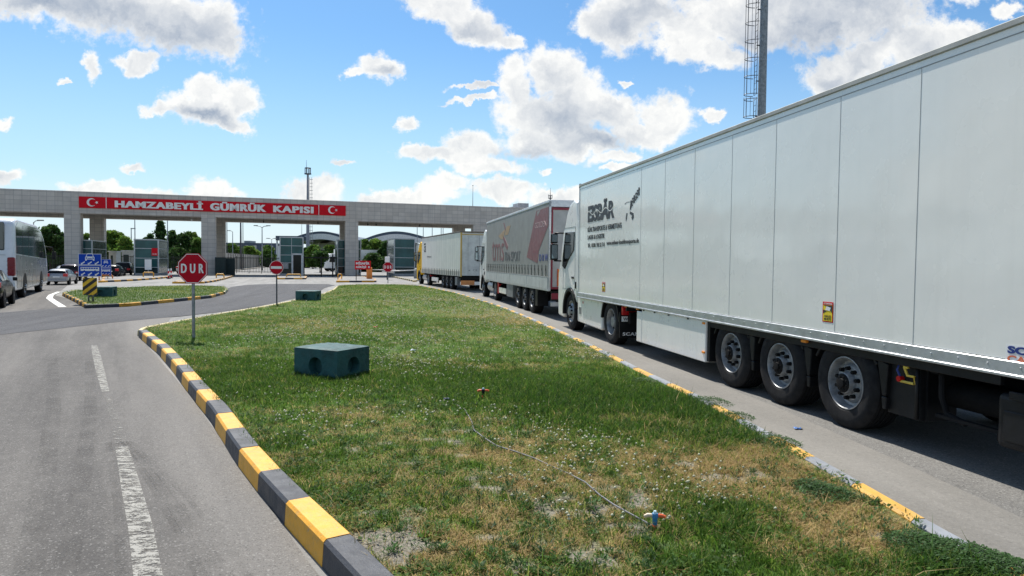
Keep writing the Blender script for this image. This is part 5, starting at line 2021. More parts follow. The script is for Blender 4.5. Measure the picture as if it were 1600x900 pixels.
mb.build('brake_bracket', mat("bracket_yellow", (.62, .45, .05), .5), t)
MB().cyl((.03, y + .10, z - .03), (.08, y + .10, z - .03), .03, n=10).build('brake_knob', M['red_lamp'], t)
MB().tube([(.05, y + .10, z + .16), (.04, y + .13, z + .06), (.06, y + .10, z - .02)], .012, 6).build('air_hose', M['blueink'], t)
MB().cyl((.5, 2.2, .60), (.5, .9, .60), .14, n=14).cyl((1.6, 2.2, .60), (1.6, 1.2, .60), .14, n=14).build('air_tank', M['chassis'], t)
y, z = ly(1466, 640)
MB().tube([(.12, y + .1, .93), (.12, y + .09, .62), (.12, y + .02, .47), (.12, y - .2, .42)], .028, 8).cyl((.12, y - .5, .92), (1.1, y - .5, .86), .02, n=6).box(.08, .14, y - .65, y + .12, .425, .455).box(.10, .55, y - .6, y - .54, .36, .42).build('hanging_bracket', M['chassis'], t)
tb = MB().box(.03, .55, .12, 1.03, .33, .80).build('toolbox', M['black'], t, bevel=.05, seg=3)
MB().box(.016, .031, .20, .95, .40, .66).box(.008, .05, .74, .90, .76, .83).box(.008, .05, .30, .46, .76, .83).build('toolbox_lid', M['black'], tb, bevel=.008, seg=1)
MB().box(.15, W - .15, -.02, .02, 1.15, 3.85).build('rear_door', M['panel'], t)
MB().box(.05, W - .05, -.06, .06, .55, .75).build('rear_bumper', M['white'], t)
tractor(t, M['white'], 11.15, 14.50, 'fairing', 'WGM 690', 'SCANIA')


# --- second lorry: grey curtain-sided trailer
U1, V1 = 5.5, 22.0
t = lorry_root('articulated_lorry', 'grey curtain-sided lorry with maroon and orange print, directly ahead of the white one', U1, V1)


def ly2(px, py):
    v, z = T2(px, py, U1)
    return v - V1, z


body = MB().box(.0, W, .08, 13.5, 1.42, 3.86).build('curtain', M['greytarp'], t, bevel=.01, seg=1)
MB().box(-.012, W + .012, 0, 13.6, 3.862, 3.93).build('roof_rail', M['alu'], t, bevel=.01, seg=1)
mb = MB()
for i in range(30):
    mb.box(-.0, .35, .2 + i * .45, .5 + i * .45, 3.932, 3.965)
mb.build('roof_tarpaulin', M['roof_fab'], t, bevel=.01, seg=1)
mb = MB()
for i in range(4):
    mb.box(-.012, .03, .12 + i * 3.36, .12 + i * 3.36 + 3.30, 1.0, 1.38)
mb.box(W - .03, W + .012, .12, 13.5, 1.0, 1.38)
mb.build('side_board', mat("drop_side_alu", (.52, .54, .54), .4, .3), t, bevel=.008, seg=1)
MB().box(-.016, .04, .06, 13.56, 1.38, 1.41).box(-.016, .06, 0, 13.6, .93, .995).build('edge_rail', M['alu'], t)
mb = MB()
for i in range(24):
    y = .35 + i * .56
    MB().prism([(y, 1.40), (y + .035, 1.40), (y + .075, 1.80), (y + .04, 1.80)], -.010, -.001, 'x').box(-.022, -.0105, y - .005, y + .045, 1.60, 1.68).build('curtain_strap', M['black'], body)
MB().box(-.004, -.0005, .1, 13.45, 1.775, 1.79).build('curtain_fold', M['seam'], body)
mb = MB()
for y in (2.7, 5.4, 8.1, 10.8):
    mb.box(-.0025, -.0004, y - .008, y + .008, 1.8, 3.85)
mb.build('curtain_crease', mat("curtain_crease", (.33, .34, .34), .6), body)


def p2(pts, name, m, e=-.006):
    MB().prism([ly2(*p) for p in pts], e, -.0005, 'x').build(name, m, body)


# print
p2([(857.5, 323), (838, 330), (823, 402), (840, 411.5), (842, 392), (857, 352)], 'maroon_print', M['maroon'])
p2([(839.5, 331), (845, 327.5), (840, 338)], 'print_notch', M['greytarp'], -.008)
p2([(832, 392), (841, 391), (840.5, 396), (832, 395)], 'print_shade', mat("maroon_print_dark", (.20, .06, .07), .5), -.008)
p2([(792, 353.5), (798, 352), (794, 366.5), (788.5, 368)], 'orange_print', M['logo_orange'])
p2([(779, 369), (786, 361), (790, 358), (786, 373.5), (783, 374)], 'orange_print', M['logo_orange'])
p2([(785, 368), (789, 372), (794, 385), (792.5, 391), (789, 384)], 'maroon_print', M['maroon'])
p2([(786.5, 348), (788, 348), (790.5, 359), (789.5, 360)], 'maroon_print', M['maroon'])


def t2text(s, p0, p1, h, m, bold=.0):
    y0, z0 = ly2(*p0)
    y1, _ = ly2(*p1)
    return text('lettering', s, m, body, (-.006, y0, z0), XD, ZD, y0 - y1, h, .004, bold=bold)


t2text('tms', (769, 408), (787.5, 406), .98, M['maroon'], .0)
t2text('TRANSPORT', (788.5, 408), (813, 407.5), .42, M['greyink'], .01)
t2text('D R W', (843, 408), (856.5, 408), .24, M['blueink'], .02)
t2text('GOLDEN', (836, 357), (854, 353), .20, mat("print_pale", (.45, .30, .30), .5), .0)
# tail
MB().box(0, .07, -.02, .05, .93, 3.93).box(W - .07, W, -.02, .05, .93, 3.93).box(0, W, -.02, .05, 3.72, 3.95).build('rear_frame', M['alu'], t, bevel=.01, seg=1)
dr = MB().box(.12, W / 2 - .01, -.03, .02, 1.05, 3.70).box(W / 2 + .01, W - .12, -.03, .02, 1.05, 3.70).build('rear_door', mat("rear_door_grey", (.42, .42, .41), .5), t)
MB().box(.07, .12, -.05, .0, 1.0, 3.70).box(.12, W - .12, -.05, -.031, 3.62, 3.70).box(.12, W - .12, -.05, -.031, 1.0, 1.07).box(W - .12, W - .07, -.05, .0, 1.0, 3.7).build('door_edge', M['maroonframe'], dr)
MB().box(.3, .52, -.045, -.031, 1.1, 1.66).build('reflector_plate', M['orange_lamp'], dr)
MB().box(.28, .30, -.046, -.031, 1.08, 1.68).box(.52, .54, -.046, -.031, 1.08, 1.68).build('reflector_edge', M['red_lamp'], dr)
MB().box(.1, W - .1, -.02, .1, .42, .56).build('rear_bumper', M['alu'], t, bevel=.01)
for x_ in (.1, W - .65):
    MB().box(x_, x_ + .55, -.04, .03, .66, .86).build('tail_light', M['maroonframe'], t, bevel=.01)
MB().box(.1, W - .1, .0, .06, .60, .92).build('rear_panel', M['black'], t)
wy2 = [ly2(830.9, 478)[0], ly2(820.4, 475)[0], ly2(810.5, 472)[0]]
wy2 = [2.75, 4.06, 5.37]
under_trailer(t, W, wy2)
for x0, x1 in ((.05, .46), (W - .46, W - .05)):
    MB().box(x0, x1, wy2[0] - .95, wy2[0] - .6, .32, .92).build('splash_panel', M['black'], t)
MB().box(.02, .5, 6.3, 7.7, .38, .94).build('toolbox', mat("toolbox_grey", (.16, .17, .17), .5), t, bevel=.02)
MB().box(.02, .06, 7.9, 9.7, .45, .70).build('side_guard', M['white'], t)
MB().box(.0, .04, 9.72, 9.9, .4, .95).build('red_post', M['red_lamp'], t)
tractor(t, M['white'], 11.0, 14.8, 'tank')

# --- third lorry: cream curtain trailer, yellow cab
a3 = ray(719.5, 400)[0]
th3 = R(18.3)
Y3 = 43.6
t = thing('articulated_lorry', 'cream curtain-sided lorry with a yellow cab at the head of the queue', 'lorry', (a3 * Y3, Y3, 0), th3, 'lorries queueing in the lane', .97)
body = MB().box(.0, W, .08, 13.5, 1.30, 3.86).build('curtain', M['cream'], t, bevel=.01, seg=1)
MB().box(-.02, W + .02, 0, 13.6, 3.862, 3.95).build('roof_rail', mat("roof_edge_brown", (.14, .12, .10), .7), t, bevel=.01, seg=1)
MB().box(-.012, .06, .0, 13.58, .97, 1.30).box(W - .06, W + .012, .0, 13.58, .97, 1.30).build('side_rail', mat("cream_rail", (.52, .50, .43), .6), t)
mb = MB()
for i in range(22):
    y = .35 + i * .60
    MB().prism([(y, 1.0), (y + .10, 1.0), (y + .04, 1.42), (y - .02, 1.42)], -.022, -.013, 'x').build('curtain_strap', M['chassis'], body)
mb = MB()
for i in range(22):
    y = .4 + i * .60
    mb.box(-.004, -.0005, y - .01, y + .01, 1.42, 3.85)
mb.build('curtain_crease', mat("cream_crease", (.50, .485, .41), .6), body)
MB().box(0, .09, -.02, .07, .95, 3.86).box(W - .06, W, -.02, .07, .95, 3.86).box(.1, W - .1, -.035, -.0, 3.71, 3.76).build('rear_frame', mat("rear_post_yellow", (.55, .36, .08), .5), t)
dr = MB().box(.10, W / 2 - .01, -.03, .02, 1.02, 3.70).box(W / 2 + .01, W - .1, -.03, .02, 1.02, 3.70).build('rear_door', mat("rear_door_pale", (.56, .58, .56), .5), t)
MB().box(W / 2 - .012, W / 2 + .012, -.04, -.031, 1.02, 3.7).box(.5, .515, -.045, -.031, 1.1, 3.6).build('door_bar', M['seam'], dr)
text('door_mark', 'e  CE', M['greyink'], dr, (.55, -.034, 1.32), (1, 0, 0), (0, 0, 1), .6, .13, .003)
MB().box(.02, W - .02, .02, .1, .62, .94).build('rear_panel', M['chassis'], t)
bp = MB().box(.02, W - .02, -.04, .1, .40, .62).build('rear_bumper', M['white'], t)
MB().box(.02, .95, -.055, -.041, .41, .70).build('reflector_plate', mat("orange_board", (.62, .24, .07), .5), bp)
text('plate_number', 'B 48 DRT', M['ink'], bp, (1.35, -.043, .46), (1, 0, 0), (0, 0, 1), .55, .10, .003, bold=.02)
text('lettering', 'CE', M['ink'], body, (-.004, 12.55, 2.70), XD, ZD, .8, .50, .004, bold=.05)
text('lettering', 'ME', M['ink'], body, (-.004, 12.55, 3.02 + .25), XD, ZD, .75, .16, .004, bold=.05)
text('lettering', 'transport', M['greyink'], body, (-.004, 11.3, 2.2), XD, ZD, 1.9, .18, .004)
under_trailer(t, W, [2.9, 4.2, 5.5])
MB().box(.0, .06, 7.0, 9.3, .42, .72).build('side_guard', M['white'], t)
MB().box(.02, .4, 1.0, 1.6, .35, .9).build('toolbox', M['steel'], t, bevel=.02)
tractor(t, M['yellow'], 11.0, 14.7, 'tank')
MB().box(.12, W - .12, 13.62, 13.80, 1.2, 3.85).build('cab_rear_shield', mat("dark_brown_shield", (.06, .04, .02), .7), t)


# ------------------------------------------------------------------ coach
bus_th = R(28.6)
rx, ry = -21.35, 29.3
bw = 2.55
t = thing('coach', 'white and silver coach with tall dark windows waiting in the queue', 'bus', (rx - bw * math.cos(bus_th), ry - bw * math.sin(bus_th), 0), bus_th)
prof = [(.06, .38), (.0, .9), (.02, 2.0), (.10, 3.30), (.30, 3.50), (1.0, 3.58), (7.6, 3.56), (9.2, 3.36), (10.4, 2.95), (11.3, 2.35), (11.85, 1.6), (12.0, .9), (11.95, .34)]
body = MB().prism(prof, 0, bw, 'x').build('body', M['buswhite'], t, bevel=.16, seg=4)
win = [(.55, 2.02), (.45, 3.20), (1.0, 3.40), (7.55, 3.38), (9.0, 3.18), (10.15, 2.78), (10.95, 2.2), (11.2, 1.80), (9.0, 1.84)]
for x0, x1 in ((bw - .02, bw + .012), (-.012, .02)):
    w_ = MB().prism(win, x0, x1, 'x').build('side_window', M['busglass'], t)
    mb = MB()
    for y in (2.4, 4.3, 6.2, 8.0, 9.6):
        mb.box(x0 - .003, x1 + .003, y - .025, y + .025, 1.9, 3.30 if y < 8 else 2.9)
    mb.build('window_pillar', M['black'], w_)
    MB().prism([(.55, .50), (.5, 1.96), (11.1, 1.76), (11.7, 1.0), (11.7, .50)], x0, x1 - .001, 'x').build('side_panel', M['busside'], t)
    mb = MB()
    for y in (1.8, 3.9, 5.4, 6.9, 9.9, 10.8):
        mb.box(x0 - .004, x1 + .004, y - .012, y + .012, .5, 1.75)
    mb.box(x0 - .004, x1 + .004, .6, 11.2, 1.28, 1.30)
    mb.build('panel_seam', M['seam'], t)
    for yw in (2.9, 8.9):
        a_ = MB()
        arch(a_, x0 - .004, x1 + .008, yw, .5, .0, .64, -5, 185, 16)
        a_.build('wheel_arch', M['chassis'], t)
for yw in (2.9, 8.9):
    wheel(t, 'bus', -.02, yw, .5)
    wheel(t, 'bus', bw + .02, yw, .5, True)
MB().box(.16, bw - .34, .005, .1, 2.15, 3.36).build('rear_window', M['busglass'], t, bevel=.06, seg=3)
for x0, x1 in ((bw - .26, bw + .010), (-.010, .26)):
    tl = MB().box(x0, x1, -.02, .30, 1.05, 1.86).build('tail_light', mat("coach_tail_light", (.22, .006, .012), .3), t, bevel=.05, seg=2)
    mb = MB()
    for i in range(4):
        mb.box(x0 - .004, x1 + .004, -.028, .26, 1.17 + i * .17, 1.19 + i * .17)
    mb.build('light_bars', M['maroonframe'], tl)
MB().box(.3, bw - .3, -.012, .0, 1.95, 1.965).box(.3, bw - .3, -.012, .0, .86, .875).box(.35, .365, -.012, .0, .9, 1.95).build('engine_hatch', M['seam'], t)
pl = MB().box(1.0, 1.55, -.02, .0, .62, .74).build('number_plate', M['signwhite'], t)
MB().box(.1, bw - .1, .1, .5, .30, .5).box(.3, bw - .3, 1, 11, .32, .5).build('underbody', M['chassis'], t)
MB().tube([(bw - .1, 11.5, 2.5), (bw + .25, 11.9, 2.45), (bw + .32, 11.95, 2.2)], .03, 6).box(bw + .22, bw + .42, 11.85, 12.0, 1.75, 2.2).build('mirror', M['black'], t, bevel=.02)


# ------------------------------------------------------------------ cars
def car(lab, x, y, rz, paint, kind='estate', sc=1.0, lamp_on=True, name='car', cat='car'):
    t = thing(name, lab, cat, (x, y, 0), rz, 'cars queueing toward the gate', sc)
    if kind == 'suv':
        L_, wd = 4.5, .92
        st = [(0, .42, .80, .85, .80, .62), (.10, .32, 1.02, 1.06, .90, .72), (.30, .30, 1.08, 1.62, .92, .68), (.8, .30, 1.07, 1.70, .92, .70), (1.9, .28, 1.05, 1.72, .92, .71), (2.7, .28, 1.03, 1.66, .92, .69), (3.35, .28, 1.01, 1.06, .92, .66), (4.1, .30, .95, .98, .88, .60), (4.42, .36, .80, .82, .78, .55), (4.5, .42, .66, .68, .70, .5)]
        wr = .36
    elif kind == 'hatch':
        L_, wd = 4.3, .88
        st = [(0, .42, .78, .82, .76, .60), (.10, .30, .95, .98, .86, .68), (.55, .26, .97, 1.36, .88, .60), (1.2, .25, .96, 1.45, .88, .62), (2.0, .24, .94, 1.46, .88, .63), (2.6, .24, .92, 1.38, .88, .60), (3.3, .24, .90, .94, .87, .6), (4.0, .28, .80, .83, .82, .55), (4.3, .36, .62, .64, .68, .48)]
        wr = .32
    else:
        L_, wd = 4.6, .88
        st = [(0, .40, .76, .80, .76, .60), (.08, .30, .92, .95, .86, .68), (.28, .27, .95, 1.38, .88, .62), (.8, .26, .94, 1.45, .88, .64), (1.9, .25, .93, 1.47, .88, .64), (2.8, .24, .91, 1.38, .88, .60), (3.45, .24, .89, .92, .87, .6), (4.2, .27, .79, .82, .82, .55), (4.52, .32, .68, .70, .74, .5), (4.6, .38, .58, .60, .68, .46)]
        wr = .32
    rings = []
    for (yy, zb, zl, zr, w_, wrf) in st:
        cab_ = zr - zl > .2
        rr_ = [(-w_ * .9, yy, zb), (-w_, yy, zb + .14), (-w_ * 1.0, yy, zl - .16), (-w_ * .96, yy, zl)]
        if cab_:
            rr_ += [(-wrf - .02, yy, zr - .07), (-wrf * .85, yy, zr)]
        else:
            rr_ += [(-wrf - .08, yy, zl + (zr - zl) * .6), (-wrf * .8, yy, zr)]
        rings.append(rr_ + [(-p[0], p[1], p[2]) for p in rr_[::-1]])
    body = MB().loft(rings).build('body', paint, t, auto=False)
    body.data.polygons.foreach_set('use_smooth', [True] * len(body.data.polygons))
    m_ = body.modifiers.new('s', 'SUBSURF')
    m_.levels = m_.render_levels = 1
    cabs = [i for i, s_ in enumerate(st) if s_[3] - s_[2] > .2]
    i0, i1 = cabs[0], cabs[-1]
    for sx in (-1, 1):
        mb = MB()
        for i in range(i0, i1):
            A, B = st[i], st[i + 1]

            def pt(s_, f):
                xb, zb_, xt, zt_ = s_[4] * .96, s_[2], s_[5] + .02, s_[3] - .07
                return (sx * (xb + (xt - xb) * f + .012), s_[0], zb_ + (zt_ - zb_) * f)
            g = .10
            a_, b_, c_, d_ = pt(A, .08), pt(B, .08), pt(B, .92), pt(A, .92)
            a_, b_, c_, d_ = [Vector(q) for q in (a_, b_, c_, d_)]
            fa = .12 if i == i0 else .03
            mb.add([a_.lerp(b_, fa), b_.lerp(a_, .03), c_.lerp(d_, .03), d_.lerp(c_, fa)], [(0, 1, 2, 3)])
        # front quarter to the windscreen foot
        A, B = st[i1], st[i1 + 1]
        mb.add([(sx * (A[4] * .96 + .012), A[0] + .02, A[2] + .04), (sx * (B[4] * .93), B[0] - .12, B[2] + .03), (sx * (A[5] + .03), A[0] + .04, A[3] - .10)], [(0, 1, 2)])
        mb.build('side_window', M['glass'], t)
        mr = MB().box(sx * (wd + .02) - .0, sx * (wd + .17), i1 and st[i1][0] + .28, st[i1][0] + .42, st[i1][2] + .02, st[i1][2] + .17).build('mirror', paint, t, bevel=.03)
    A, B = st[i0 - 1], st[i0]
    w0, w1 = B[4] * .96 * .86, B[5] * .95
    MB().add([(-w0, (A[0] + .35 * (B[0] - A[0])) - .035, B[2] + .10), (w0, (A[0] + .35 * (B[0] - A[0])) - .035, B[2] + .10), (w1, B[0] - .035, B[3] - .11), (-w1, B[0] - .035, B[3] - .11)], [(0, 1, 2, 3)]).build('rear_window', M['glass'], t)
    A, B = st[i1], st[i1 + 1]
    MB().add([(-A[5] * .95, A[0] + .05, A[3] - .02), (A[5] * .95, A[0] + .05, A[3] - .02), (B[5] * 1.15, B[0] - .03, B[2] + .07), (-B[5] * 1.15, B[0] - .03, B[2] + .07)], [(0, 1, 2, 3)]).build('windscreen', M['glass'], t)
    for sx in (-1, 1):
        tl = MB().box(sx * wd * .58, sx * wd * .97, -.005, .22, .76, .95 if kind != 'estate' else 1.02).build('tail_light', M['red_lamp'], t, bevel=.02)
        MB().box(sx * wd * .55, sx * wd * .88, L_ - .22, L_ - .05, .55, .68).build('headlight', M['signwhite'], t, bevel=.02)
    MB().box(-wd * .85, wd * .85, -.05, .12, .34, .50).build('bumper', M['black'] if kind == 'suv' else paint, t, bevel=.03)
    MB().box(-.26, .26, -.035, -.0, .70 - .02, .80 - .02).build('number_plate', M['signwhite'], t)
    for yw in (.85, L_ - .85):
        wheel(t, 'car', -wd - .01, yw, .32)
        wheel(t, 'car', wd + .01, yw, .32, True)
        for sx in (-1, 1):
            MB().cyl((sx * (wd - .06), yw, .33), (sx * (wd + .004), yw, .33), .37, n=24, smooth=False).build('wheel_arch', M['chassis'], t)
    return t


car('black hatchback at the picture edge, just behind the coach', -19.02, 23.95, R(30), M['blackcar'], 'hatch', 1.0)
car('silver estate car in front of the coach', -30.85, 46.2, R(22), M['silver'], 'estate', .76)
car('dark wine red car just beyond the silver estate', -35.35, 54.4, R(22), M['purplecar'], 'suv', .80)
car('dark car with a pale roof partly hidden behind the wine red one', -40.2, 61.0, R(22), M['silver'], 'hatch', .80)
car('dark estate car between the two blue lane signs and the booth', -37.9, 64.3, R(20), M['blackcar'], 'estate', .86)
car('black off-road car close to the glass booth, behind the smaller blue sign', -40.3, 70.5, R(20), M['blackcar'], 'suv', .86)
car('small white car mostly hidden behind the big red stop sign', -41.8, 86.5, R(10), M['white'], 'hatch', .9)


# ------------------------------------------------------------------ far buildings and walls
def PT(px, py, Y):
    a, b = ray(px, py)
    return a * Y, CAM_H + b * Y


def vault(lab, outer, Y, deep, t_out, t_in, posts=()):
    o = thing('arched_canopy', lab, 'canopy', (0, 0, 0), 0, 'arched canopies of the customs area')
    O = smooth_path([PT(px, py, Y) for px, py in outer], 2)
    n = len(O)
    cxm = sum(p[0] for p in O) / n
    x0, z0 = O[0]
    o.location = (cxm, Y, 0)
    O = [(p[0] - cxm, p[1]) for p in O]

    def off(d):
        return [(p[0], p[1] - d) for p in O]
    A, B, C_ = O, off(t_out), off(t_out + t_in)
    mb = MB()
    for i in range(n - 1):
        mb.prism([A[i], A[i + 1], B[i + 1], B[i]], 0, deep, 'y')
    mb.build('roof_shell', M['navy'], o, auto=True)
    mb = MB()
    for i in range(n - 1):
        k0 = math.sin(math.pi * i / (n - 1)) ** .5
        k1 = math.sin(math.pi * (i + 1) / (n - 1)) ** .5
        mb.prism([B[i], B[i + 1], (C_[i + 1][0], B[i + 1][1] - .08 - (t_in) * k1), (C_[i][0], B[i][1] - .08 - (t_in) * k0)], -.05, 1.2, 'y')
    mb.build('fascia', M['whitewall'], o)
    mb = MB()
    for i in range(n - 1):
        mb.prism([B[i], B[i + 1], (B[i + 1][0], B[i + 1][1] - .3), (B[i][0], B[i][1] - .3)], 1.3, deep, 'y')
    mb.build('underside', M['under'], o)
    mb = MB()
    for (px, yy) in posts:
        x_, _ = PT(px, 400, Y)
        zt = min(O, key=lambda p: abs(p[0] - (x_ - cxm)))[1] - .4
        mb.cyl((x_ - cxm, yy, 0), (x_ - cxm, yy, zt), .3, n=10)
    mb.build('column', M['whitewall'], o)
    return o


vault('arched canopy with pale edge seen under the gate, behind the high mast', [(452, 374), (466, 368), (482, 363.5), (500, 361), (516, 362.5), (533, 367.5), (552, 375), (566, 381)], 205, 48, .7, 1.6, [(524, 2), (524, 30), (462, 25)])
vault('larger arched canopy behind the lorry lane booth', [(558, 378), (572, 372), (590, 365.5), (612, 361), (632, 362), (650, 366), (668, 371.5), (684, 377)], 200, 46, .8, 1.6, [(566, 2), (676, 2), (600, 20)])
o = thing('flat_canopy', 'navy edged flat canopy corner just above the middle glass booth', 'canopy', (PT(452, 372, 200)[0], 200, 0))
MB().box(-4.0, 3.6, 0, 14, PT(440, 375.5, 200)[1], PT(440, 368.5, 200)[1]).build('roof_slab', M['navy'], o)
MB().box(-3.9, -3.5, .2, .6, 0, PT(440, 375.5, 200)[1]).build('column', M['whitewall'], o)

o = thing('terminal_building', 'long low building with navy frame and pale panels beyond the concrete wall', 'building', (PT(340, 400, 260)[0], 260, 0))
x0 = PT(340, 400, 260)[0]
x1 = PT(431, 400, 260)[0]
zt, zb = PT(380, 379.5, 260)[1], 0
Wd = x1 - x0
MB().box(0, Wd, 0, 20, 0, zt - .6).build('wall', M['whitewall'], o)
MB().box(-.3, Wd + .3, -.5, 20.5, zt - .9, zt).build('roof', M['navy'], o)
for i in range(8):
    MB().box(Wd * i / 7 - .8, Wd * i / 7 + .8, -.6, -.02, 0, zt - .91).build('pier', M['navy'], o)
MB().box(-.1, Wd, -.3, -.01, 0, zt * .45).build('dark_window_band', M['tealdark'], o)
MB().box(Wd * .42, Wd * .52, 2, 8, zt, zt + .9).build('roof_unit', M['steel'], o)

o = thing('far_block', 'pale low building between the trees under the left arched canopy', 'building', (PT(518, 400, 230)[0], 230, 0))
MB().box(-6, 7, 0, 10, 0, PT(515, 381, 230)[1]).build('wall', mat("pale_block", (.42, .43, .42), .8), o)
MB().box(-6.2, 7.2, -.3, 10.3, PT(515, 381, 230)[1], PT(515, 380, 230)[1]).build('roof', M['concrete'], o)
MB().box(-5.5, 6.5, -.05, -.01, 4.3, 5.4).build('window', M['tealdark'], o)

# glazed hall under the right canopy
o = thing('glass_hall', 'dark glazed hall under the larger arched canopy', 'building', (PT(610, 400, 212)[0], 212, 0))
hw = 8.0
prof = [(-hw, 0), (hw, 0), (hw, 7.4), (hw * .6, 8.6), (0, 9.2), (-hw * .6, 8.6), (-hw, 7.4)]
MB().prism(prof, 0, 10, 'y').build('glazing', M['tealdark'], o)
mb = MB()
for i in range(1, 6):
    mb.box(-hw + 2 * hw * i / 6 - .07, -hw + 2 * hw * i / 6 + .07, -.1, -.01, 0, 7.6)
mb.build('mullion', M['frame'], o)

# precast wall: one thing, its panels a pattern with posts
xa, xb = ray(352, 400)[0] * 110, ray(417, 400)[0] * 196
A = Vector((xa, 110, 0))
B = Vector((xb, 196, 0))
d = B - A
L = d.length
d.normalize()
o = thing('precast_wall', 'long ribbed precast concrete wall receding behind the second stone column', 'wall', A, math.atan2(d.y, d.x))
MB().box(0, L, 0, .15, 0, 2.9).build('panels', M['concrete'], o)
for i in range(int(L / 3.4) + 1):
    MB().box(i * 3.4 - .12, i * 3.4 + .12, -.14, -.01, 0, 2.98).build('post', mat("precast_post", (.33, .30, .26), .9), o)
poly_obj('pavement_edge', [(A.x + 1.5, A.y - 8), (A.x + 3.2, A.y - 8), (B.x + 2.5, B.y), (B.x, B.y)], .1, M['gutter'])
# cross fence at the end of that road
o = thing('mesh_fence', 'pale mesh fence closing the far road behind the no entry sign', 'fence', (ray(396, 410)[0] * 205, 205, 0))
for i in range(9):
    MB().cyl((i * 2.2, 0, 0), (i * 2.2, 0, 2.6), .07, n=6).build('post', M['steel'], o)
mb = MB()
for z in [.3 + .35 * k for k in range(7)]:
    mb.box(0, 17.6, -.02, .02, z, z + .03)
mb.build('wires', M['steel'], o)
# green fence and gate structures on the left between the columns
o = thing('steel_fence', 'dark steel fence between the trees and the booths on the left', 'fence', (ray(60, 410)[0] * 88, 88, 0), R(12))
for i in range(20):
    MB().box(i * 1.6, i * 1.6 + .08, 0, .08, 0, 2.3).build('post', M['fence'], o)
mb = MB()
for i in range(160):
    mb.box(i * .2, i * .2 + .05, .02, .05, .1, 2.2)
mb.box(0, 32, 0, .07, .15, .22).box(0, 32, 0, .07, 2.05, 2.12)
mb.build('bars', M['fence'], o)
for (px0, px1, pyt, Y, lab) in ((190, 208, 391, 92, 'pale grey service hut left of the booth with the red sticker'), (170, 180, 392, 84, 'narrow pale frame kiosk between the left booth and the trees')):
    xa, zt = PT(px0, pyt, Y)
    xb, _ = PT(px1, pyt, Y)
    o = thing('service_hut', lab, 'hut', (xa, Y, 0), GA)
    MB().box(0, xb - xa, 0, 2.5, 0, zt - .12).build('wall', mat("hut_grey", (.40, .42, .40), .7), o)
    MB().box(-.1, xb - xa + .1, -.1, 2.6, zt - .12, zt).build('roof', M['frame'], o)
    MB().box(.2, (xb - xa) * .55, -.03, -.002, 0, zt * .8).build('door', M['green_dark'], o)

# white lorry parked far beyond the swing gate
o = thing('white_lorry', 'white lorry parked far off beyond the swing gate under the canopy', 'lorry', (ray(502, 410)[0] * 118, 118, 0), R(-55), None, 1.05)
MB().box(0, 2.5, 2.1, 9, .9, 3.6).build('cargo_box', M['white'], o, bevel=.03)
MB().prism([(0, .5), (0, 1.5), (.25, 2.6), (.8, 2.9), (2.0, 2.9), (2.0, .5)], 0, 2.5, 'x').build('cab', M['white'], o, bevel=.08)
MB().box(.2, 2.3, .0, .06, 1.55, 2.4).build('windscreen', M['glass'], o)
MB().prism([(.45, 1.5), (.6, 2.4), (1.5, 2.4), (1.5, 1.5)], -.02, 2.52, 'x').build('side_window', M['glass'], o)
for yw in (1.0, 6.0, 7.3):
    wheel(o, 'drive', .02, yw, .52)
    wheel(o, 'drive', 2.48, yw, .52, True)
MB().box(.4, 2.1, .5, 8.8, .55, .9).build('chassis', M['chassis'], o)


# ------------------------------------------------------------------ masts and lamp posts
def ladder_cage(o, x0, z0, z1, step, m, r=.33, dirx=-1):
    lad = MB()
    c = x0 + dirx * .36
    for dy in (-.18, .18):
        lad.cyl((x0 + dirx * .14, dy, z0), (x0 + dirx * .14, dy, z1), .018, n=5)
    z = z0
    while z < z1:
        lad.cyl((x0 + dirx * .14, -.18, z), (x0 + dirx * .14, .18, z), .012, n=4)
        z += .3
    lad.build('ladder', m, o)
    cg = MB()
    z = z0
    while z < z1:
        pts = [(c - dirx * .22 + dirx * (.22 + r) * math.sin(a_) * 1.0, r * 1.0 * math.cos(a_), z) for a_ in [math.pi * k / 10 for k in range(11)]]
        cg.tube(pts, .020, 5)
        z += step
    for a_ in (.2, .35, .5, .65, .8):
        p = (c - dirx * .22 + dirx * (.22 + r) * math.sin(math.pi * a_), r * math.cos(math.pi * a_))
        cg.cyl((p[0], p[1], z0), (p[0], p[1], z1), .011, n=4)
    cg.build('safety_cage', m, o)


Ym = 36.0
xm = PT(1190, 175, Ym)[0]
o = thing('light_mast', 'tall tapered steel mast with a caged ladder rising behind the white trailer', 'mast', (xm, Ym, 0))
MB().cyl((0, 0, 0), (0, 0, 30), .25, .14, n=12, smooth=False).build('pole', M['steel'], o)
zl = PT(1180, 183, Ym)[1]
ladder_cage(o, -.22, zl, zl + 1.0, .9, M['darksteel'], r=.36)
ladder_cage(o, -.22, zl + 1.15, 26, .92, M['darksteel'], r=.36)
mb = MB()
z = zl
while z < 26:
    mb.box(-.34, -.1, -.03, .03, z, z + .05)
    z += 1.84
mb.build('bracket', M['darksteel'], o)
MB().tube([(.2, 0, zl - .2), (.45, 0, zl + .15), (.75, 0, zl + .2)], .03, 6).box(.7, .9, -.08, .08, zl + .1, zl + .22).build('small_lamp', M['steel'], o)

